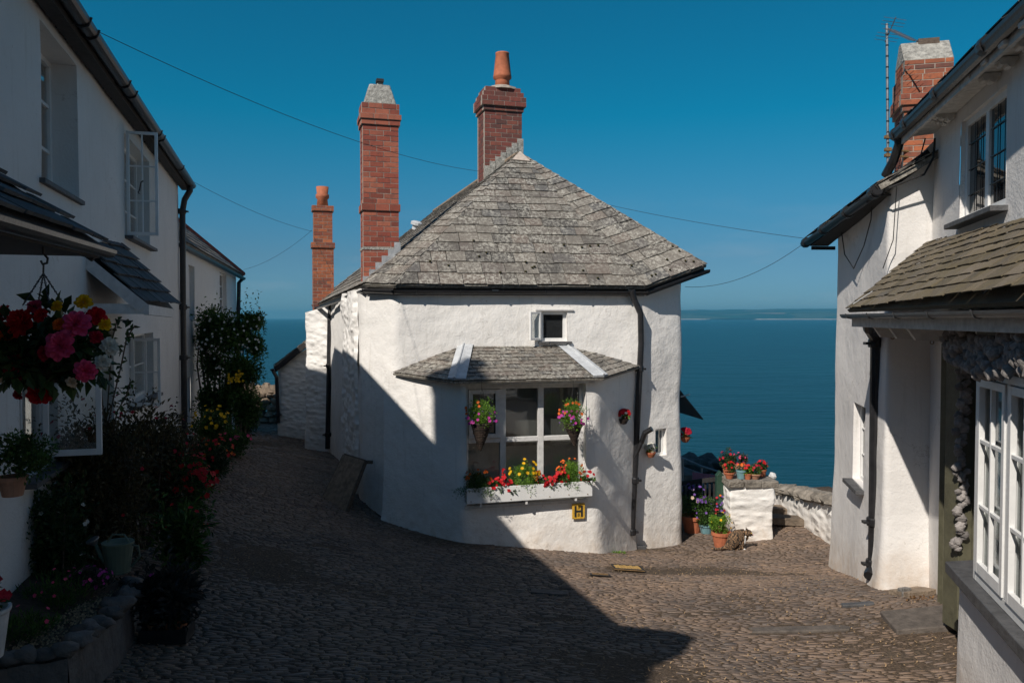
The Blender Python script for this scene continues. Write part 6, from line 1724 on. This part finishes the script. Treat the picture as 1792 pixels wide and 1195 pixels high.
    m = MB(); m.lathe([(.085, 0), (.115, .22), (.118, .225), (.118, .235), (.10, .235), (.01, .22)], q, 20); m.lathe([(.09, .0), (.092, .012), (.088, .012)], q, 20); m.build('body', M['tin_green'], t)
    m = MB(); m.tube([q + V(-.07, 0, .04), q + V(-.13, -.01, .13), q + V(-.165, -.02, .22)], [.025, .018, .014], 8); m.build('spout', M['tin_green'], t)
    m = MB(); m.lathe([(.014, 0), (.05, .045), (.05, .052), (.01, .056)], q + V(-.165, -.02, .215), 14, axis=(-.35, -.3, 1)); m.build('rose_head', M['steel'], t)
    m = MB(); m.tube([q + V(.11, 0, .21), q + V(.16, 0, .2), q + V(.17, 0, .12), q + V(.10, 0, .04)], .008, 6); m.tube([q + V(-.08, 0, .23), q + V(-.04, 0, .29), q + V(.05, 0, .29), q + V(.09, 0, .23)], .008, 6); m.build('handle', M['tin_green'], t)
    # white pot at the frame edge
    q = P(-28, 1150, 4.0); t = thing('white_planter', 'white round planter cut off by the left edge of the picture', 'planter', q)
    m = MB(); m.lathe([(.085, 0), (.115, .22), (.125, .235), (.125, .25), (.11, .25), (.10, .2), (.01, .2)], q, 20); m.build('pot', M['white_old'], t, smooth=False)
    m = MB(); foliage(m, q + V(0, 0, .30), (.12, .12, .10), 240, .04); m.build('foliage', M['leaf'], t); m = MB(); flowers(m, q + V(0, 0, .32), (.12, .12, .1), 14, .03); m.build('blossom', M['p_crimson'], t)
    # tray
    q = PG(283, 1128); t = thing('plant_tray', 'black plastic tray holding small pots under the purple leaved plant', 'tray', q)
    m = MB(); w, d, h = .34, .24, .09
    m.box((q.x, q.y + .1, q.z + .015), (w, d, .02), .1); X = V(math.cos(.1), math.sin(.1), 0); Y = V(-X.y, X.x, 0); c = V(q.x, q.y + .1, q.z + .025)
    for a, b, lu in ((-X * w / 2 - Y * d / 2, X * w, Y * .012), (-X * w / 2 + Y * (d / 2 - .012), X * w, Y * .012), (-X * w / 2 - Y * (d / 2 - .012), Y * (d - .024), X * .012), (X * (w / 2 - .012) - Y * (d / 2 - .012), Y * (d - .024), X * .012)): m.obox(c + a, b, lu, V(0, 0, h))
    m.build('tray', M['black'], t, bevel=.003)
    for k in range(3):
        p = c + X * (-.1 + .1 * k) + Y * (.03 * (k % 2)); s = thing('nursery_pot', ('left', 'middle', 'right')[k] + ' one of three small terracotta nursery pots in the black tray', 'pot', p, 'nursery pots in the tray'); m = MB(); m.lathe(pot_prof(.042, .10), p, 12); m.build('pot', M['terracotta'], s); m = MB(); foliage(m, p + V(0, 0, .14), .06, 60, .04, clumps=6); m.build('foliage', M['leaf_dark'], s)
    # sill plant
    q = LW(5.15, .14, -1.16); t = thing('sill_plant', 'bushy green plant in a clay pot on the slate sill at the left edge', 'potted plant', q)
    m = MB(); m.lathe(pot_prof(.085, .13), q, 14); m.build('pot', M['terracotta_pale'], t); m = MB(); foliage(m, q + V(.05, .05, .24), (.20, .20, .17), 2000, .032, clumps=50, ratio=.5); m.build('foliage', M['leaf'], t)

# ------------------------------------------------------------------ aerial, wires, cat
def aerial():
    b, tp = P(1554, 275, 9.9), P(1552, 42, 9.9)
    t = thing('tv_aerial', 'tall banded television aerial mast beside the right hand chimney', 'aerial', b)
    m = MB(); m.tube([b - V(0, 0, .15), tp], .016, 8); m.build('mast', M['steel'], t)
    m = MB()
    for k in range(12): q = b.lerp(tp, (k + .3) / 12.3); m = MB(); m.lathe([(.0185, -.01), (.0185, .01)], q, 8); m.build('tape_band', M['black'], t)
    m = MB(); e = P(1600, 72, 9.5); a = P(1553, 50, 9.9); m.beam(a, e, .014, .014)
    d = (e - a).normalized(); s = V(-d.y, d.x, 0).normalized(); 
    for k in range(13): q = a.lerp(e, (k + 1) / 13); m.tube([q - s * .10, q + s * .10], .0028, 4)
    up = d.cross(s).normalized()
    for zz in (-.13, -.09, -.05, .05, .09, .13): q = a + d * .06 + up * zz; m.tube([q - s * .17, q + s * .17], .0028, 4)
    m.tube([a + d * .06 - up * .15, a + d * .06 + up * .15], .006, 5); m.build('antenna', M['steel'], t)
    m = MB()
    for py in (240, 262, 272): q = P(1554, py, 9.9); m.beam(q - V(.04, 0, 0), q + V(.30, .1, 0), .03, .02); m.box(q, (.07, .06, .04))
    m.build('bracket', M['rust'], t)

def wire(name, label, pts, sag=.15, r=.0037):
    m = MB(); out = []
    for a, b in zip(pts, pts[1:]):
        for k in range(17):
            f = k / 16; out.append(a.lerp(b, f) - V(0, 0, sag * 4 * f * (1 - f)))
    m.tube(out, r, 5); o = m.build(name, M['wire'], None, origin=pts[0]); tag(o, label, 'cable')
def wires():
    wire('overhead_wire', 'long black cable from the long cottage gutter past the tall chimney to the ridge chimney', [P(172, 56, 7.9), P(838, 300, 16.45)], .22)
    wire('overhead_wire', 'black cable from behind the cottage roof to the right hand eaves', [P(912, 320, 16.9), P(1412, 418, 12.0)], .10)
    wire('overhead_wire', 'thin cable from the long cottage downpipe to the far chimney', [P(338, 318, 15.1), P(546, 405, 20.5)], .1)
    wire('overhead_wire', 'thin cable from the neighbour cottage gutter up to the far chimney', [P(426, 472, 25.2), P(546, 403, 20.5)], .15)
    wire('overhead_wire', 'lower cable from the cottage right corner up to the right hand eaves', [P(1199, 502, 13.7), P(1412, 422, 12.0)], .20)
    t = MB(); q = P(1425, 428, 11.95); t.tube([P(1412, 416, 12.0), q, q + V(.05, 0, -.02), q + V(.08, 0, .04)], .006, 5)
    o = t.build('cable_loop', M['wire'], None, origin=q); tag(o, 'short loop of slack cable under the right hand eaves corner', 'cable')

def cat():
    q = PG(1287, 961, 9, 15)
    t = thing('cat', 'tabby cat with white chest sitting hunched and washing itself beside the orange flowerpot', 'cat', q)
    o0 = q
    m, nt, b = newmat('tabby_fur')
    w = nt.nodes.new('ShaderNodeTexWave'); w.inputs['Scale'].default_value = 11; w.inputs['Distortion'].default_value = 22; w.inputs['Detail'].default_value = 3; w.bands_direction = 'X'
    tc = nt.nodes.new('ShaderNodeTexCoord'); nt.links.new(tc.outputs['Object'], w.inputs['Vector'])
    c = ramp(nt, w.outputs['Fac'], [(.25, (.025, .018, .012)), (.55, (.10, .06, .035)), (.8, (.22, .13, .07))]).outputs[0]
    nt.links.new(c, b.inputs['Base Color']); b.inputs['Roughness'].default_value = .9
    # skeleton, x to the right (the way it faces)
    J = [((-.055, 0, .085), .088), ((-.02, 0, .16), .088), ((.05, -.005, .205), .072), ((.10, -.01, .215), .05), ((.125, -.02, .225), .045),   # rump, back, shoulders, neck
         ((.085, -.035, .13), .036), ((.08, -.045, .06), .022), ((.085, -.055, .014), .018), ((.11, -.065, .012), .016),     # standing foreleg
         ((.085, .03, .14), .034), ((.125, .02, .10), .022), ((.155, -.01, .145), .017), ((.15, -.03, .172), .016),           # raised foreleg to the mouth
         ((-.04, -.07, .06), .055), ((.03, -.08, .04), .034), ((.06, -.085, .014), .018),                                     # near hind leg
         ((-.04, .07, .06), .055), ((.03, .08, .035), .032), ((.06, .085, .014), .018),
         ((-.13, -.01, .03), .026), ((-.20, -.03, .018), .018), ((-.27, -.04, .016), .016), ((-.33, -.02, .018), .010)]       # tail along the ground
    Ed = [(0, 1), (1, 2), (2, 3), (3, 4), (2, 5), (5, 6), (6, 7), (7, 8), (2, 9), (9, 10), (10, 11), (11, 12), (0, 13), (13, 14), (14, 15), (0, 16), (16, 17), (17, 18), (0, 19), (19, 20), (20, 21), (21, 22)]
    me = bpy.data.meshes.new('body'); me.from_pydata([j[0] for j in J], Ed, []); me.materials.append(m)
    o = bpy.data.objects.new('body', me); COL.objects.link(o); o.parent = t; ORG[o.name] = q
    sk = o.modifiers.new('skin', 'SKIN')
    for v, (p, r) in zip(me.skin_vertices[0].data if me.skin_vertices else [], J): v.radius = (r, r)
    if me.skin_vertices: me.skin_vertices[0].data[0].use_root = True
    sk.use_smooth_shade = True
    s = o.modifiers.new('sub', 'SUBSURF'); s.levels = 2; s.render_levels = 2
    h = q + V(.155, -.035, .215)
    mb = MB(); mb.blob(h, (.052, .046, .043), 14, 10, .05); mb.blob(h + V(.038, -.012, -.024), (.026, .024, .020), 10, 7, .05)
    for sy in (-1, 1):
        e = h + V(-.012, .026 * sy, .030); mb.add([e + V(.014, -.012 * sy, 0), e + V(-.014, .0, 0), e + V(.006, .016 * sy, -.006), e + V(-.006, .008 * sy, .040)], [(0, 1, 3), (1, 2, 3), (2, 0, 3), (0, 2, 1)], .5)
    hd = mb.build('head', m, t, smooth=True)
    mb = MB(); mb.blob(h + V(.036, -.034, .006), .007, 8, 6); mb.blob(h + V(.044, .014, .006), .007, 8, 6); mb.build('eyes', M['yellow'], hd)
    mb = MB(); mb.blob(h + V(.063, -.014, -.018), .006, 8, 6); mb.build('nose', M['p_pink'], hd)
    t.scale = (1.22, 1.22, 1.3)
    mb = MB(); mb.blob(q + V(.105, -.035, .125), (.024, .03, .055), 10, 8, .1); mb.blob(q + V(.098, -.06, .014), (.024, .018, .015), 8, 6, .1); mb.blob(h + V(.045, -.018, -.034), (.02, .022, .012), 8, 6, .1); mb.build('white_bib', M['white_old'], t, smooth=True)

sea_walls(); pier_pots(); bay_flowers(); street_bits(); left_garden(); aerial(); wires(); cat()

def haze():
    mb = MB(); mb.box((0, 19900, 100), (84000, 40400, 360), 0)
    m = bpy.data.materials.new('air'); m.use_nodes = True; nt = m.node_tree; nt.nodes.remove(nt.nodes['Principled BSDF'])
    v = nt.nodes.new('ShaderNodeVolumePrincipled'); v.inputs['Color'].default_value = (.22, .74, 1.0, 1); v.inputs['Density'].default_value = 4.2e-5; v.inputs['Anisotropy'].default_value = .3
    nt.links.new(v.outputs[0], nt.nodes['Material Output'].inputs['Volume'])
    tag(mb.build('haze', m), 'thin blue sea haze', 'haze', kind='stuff')
haze()
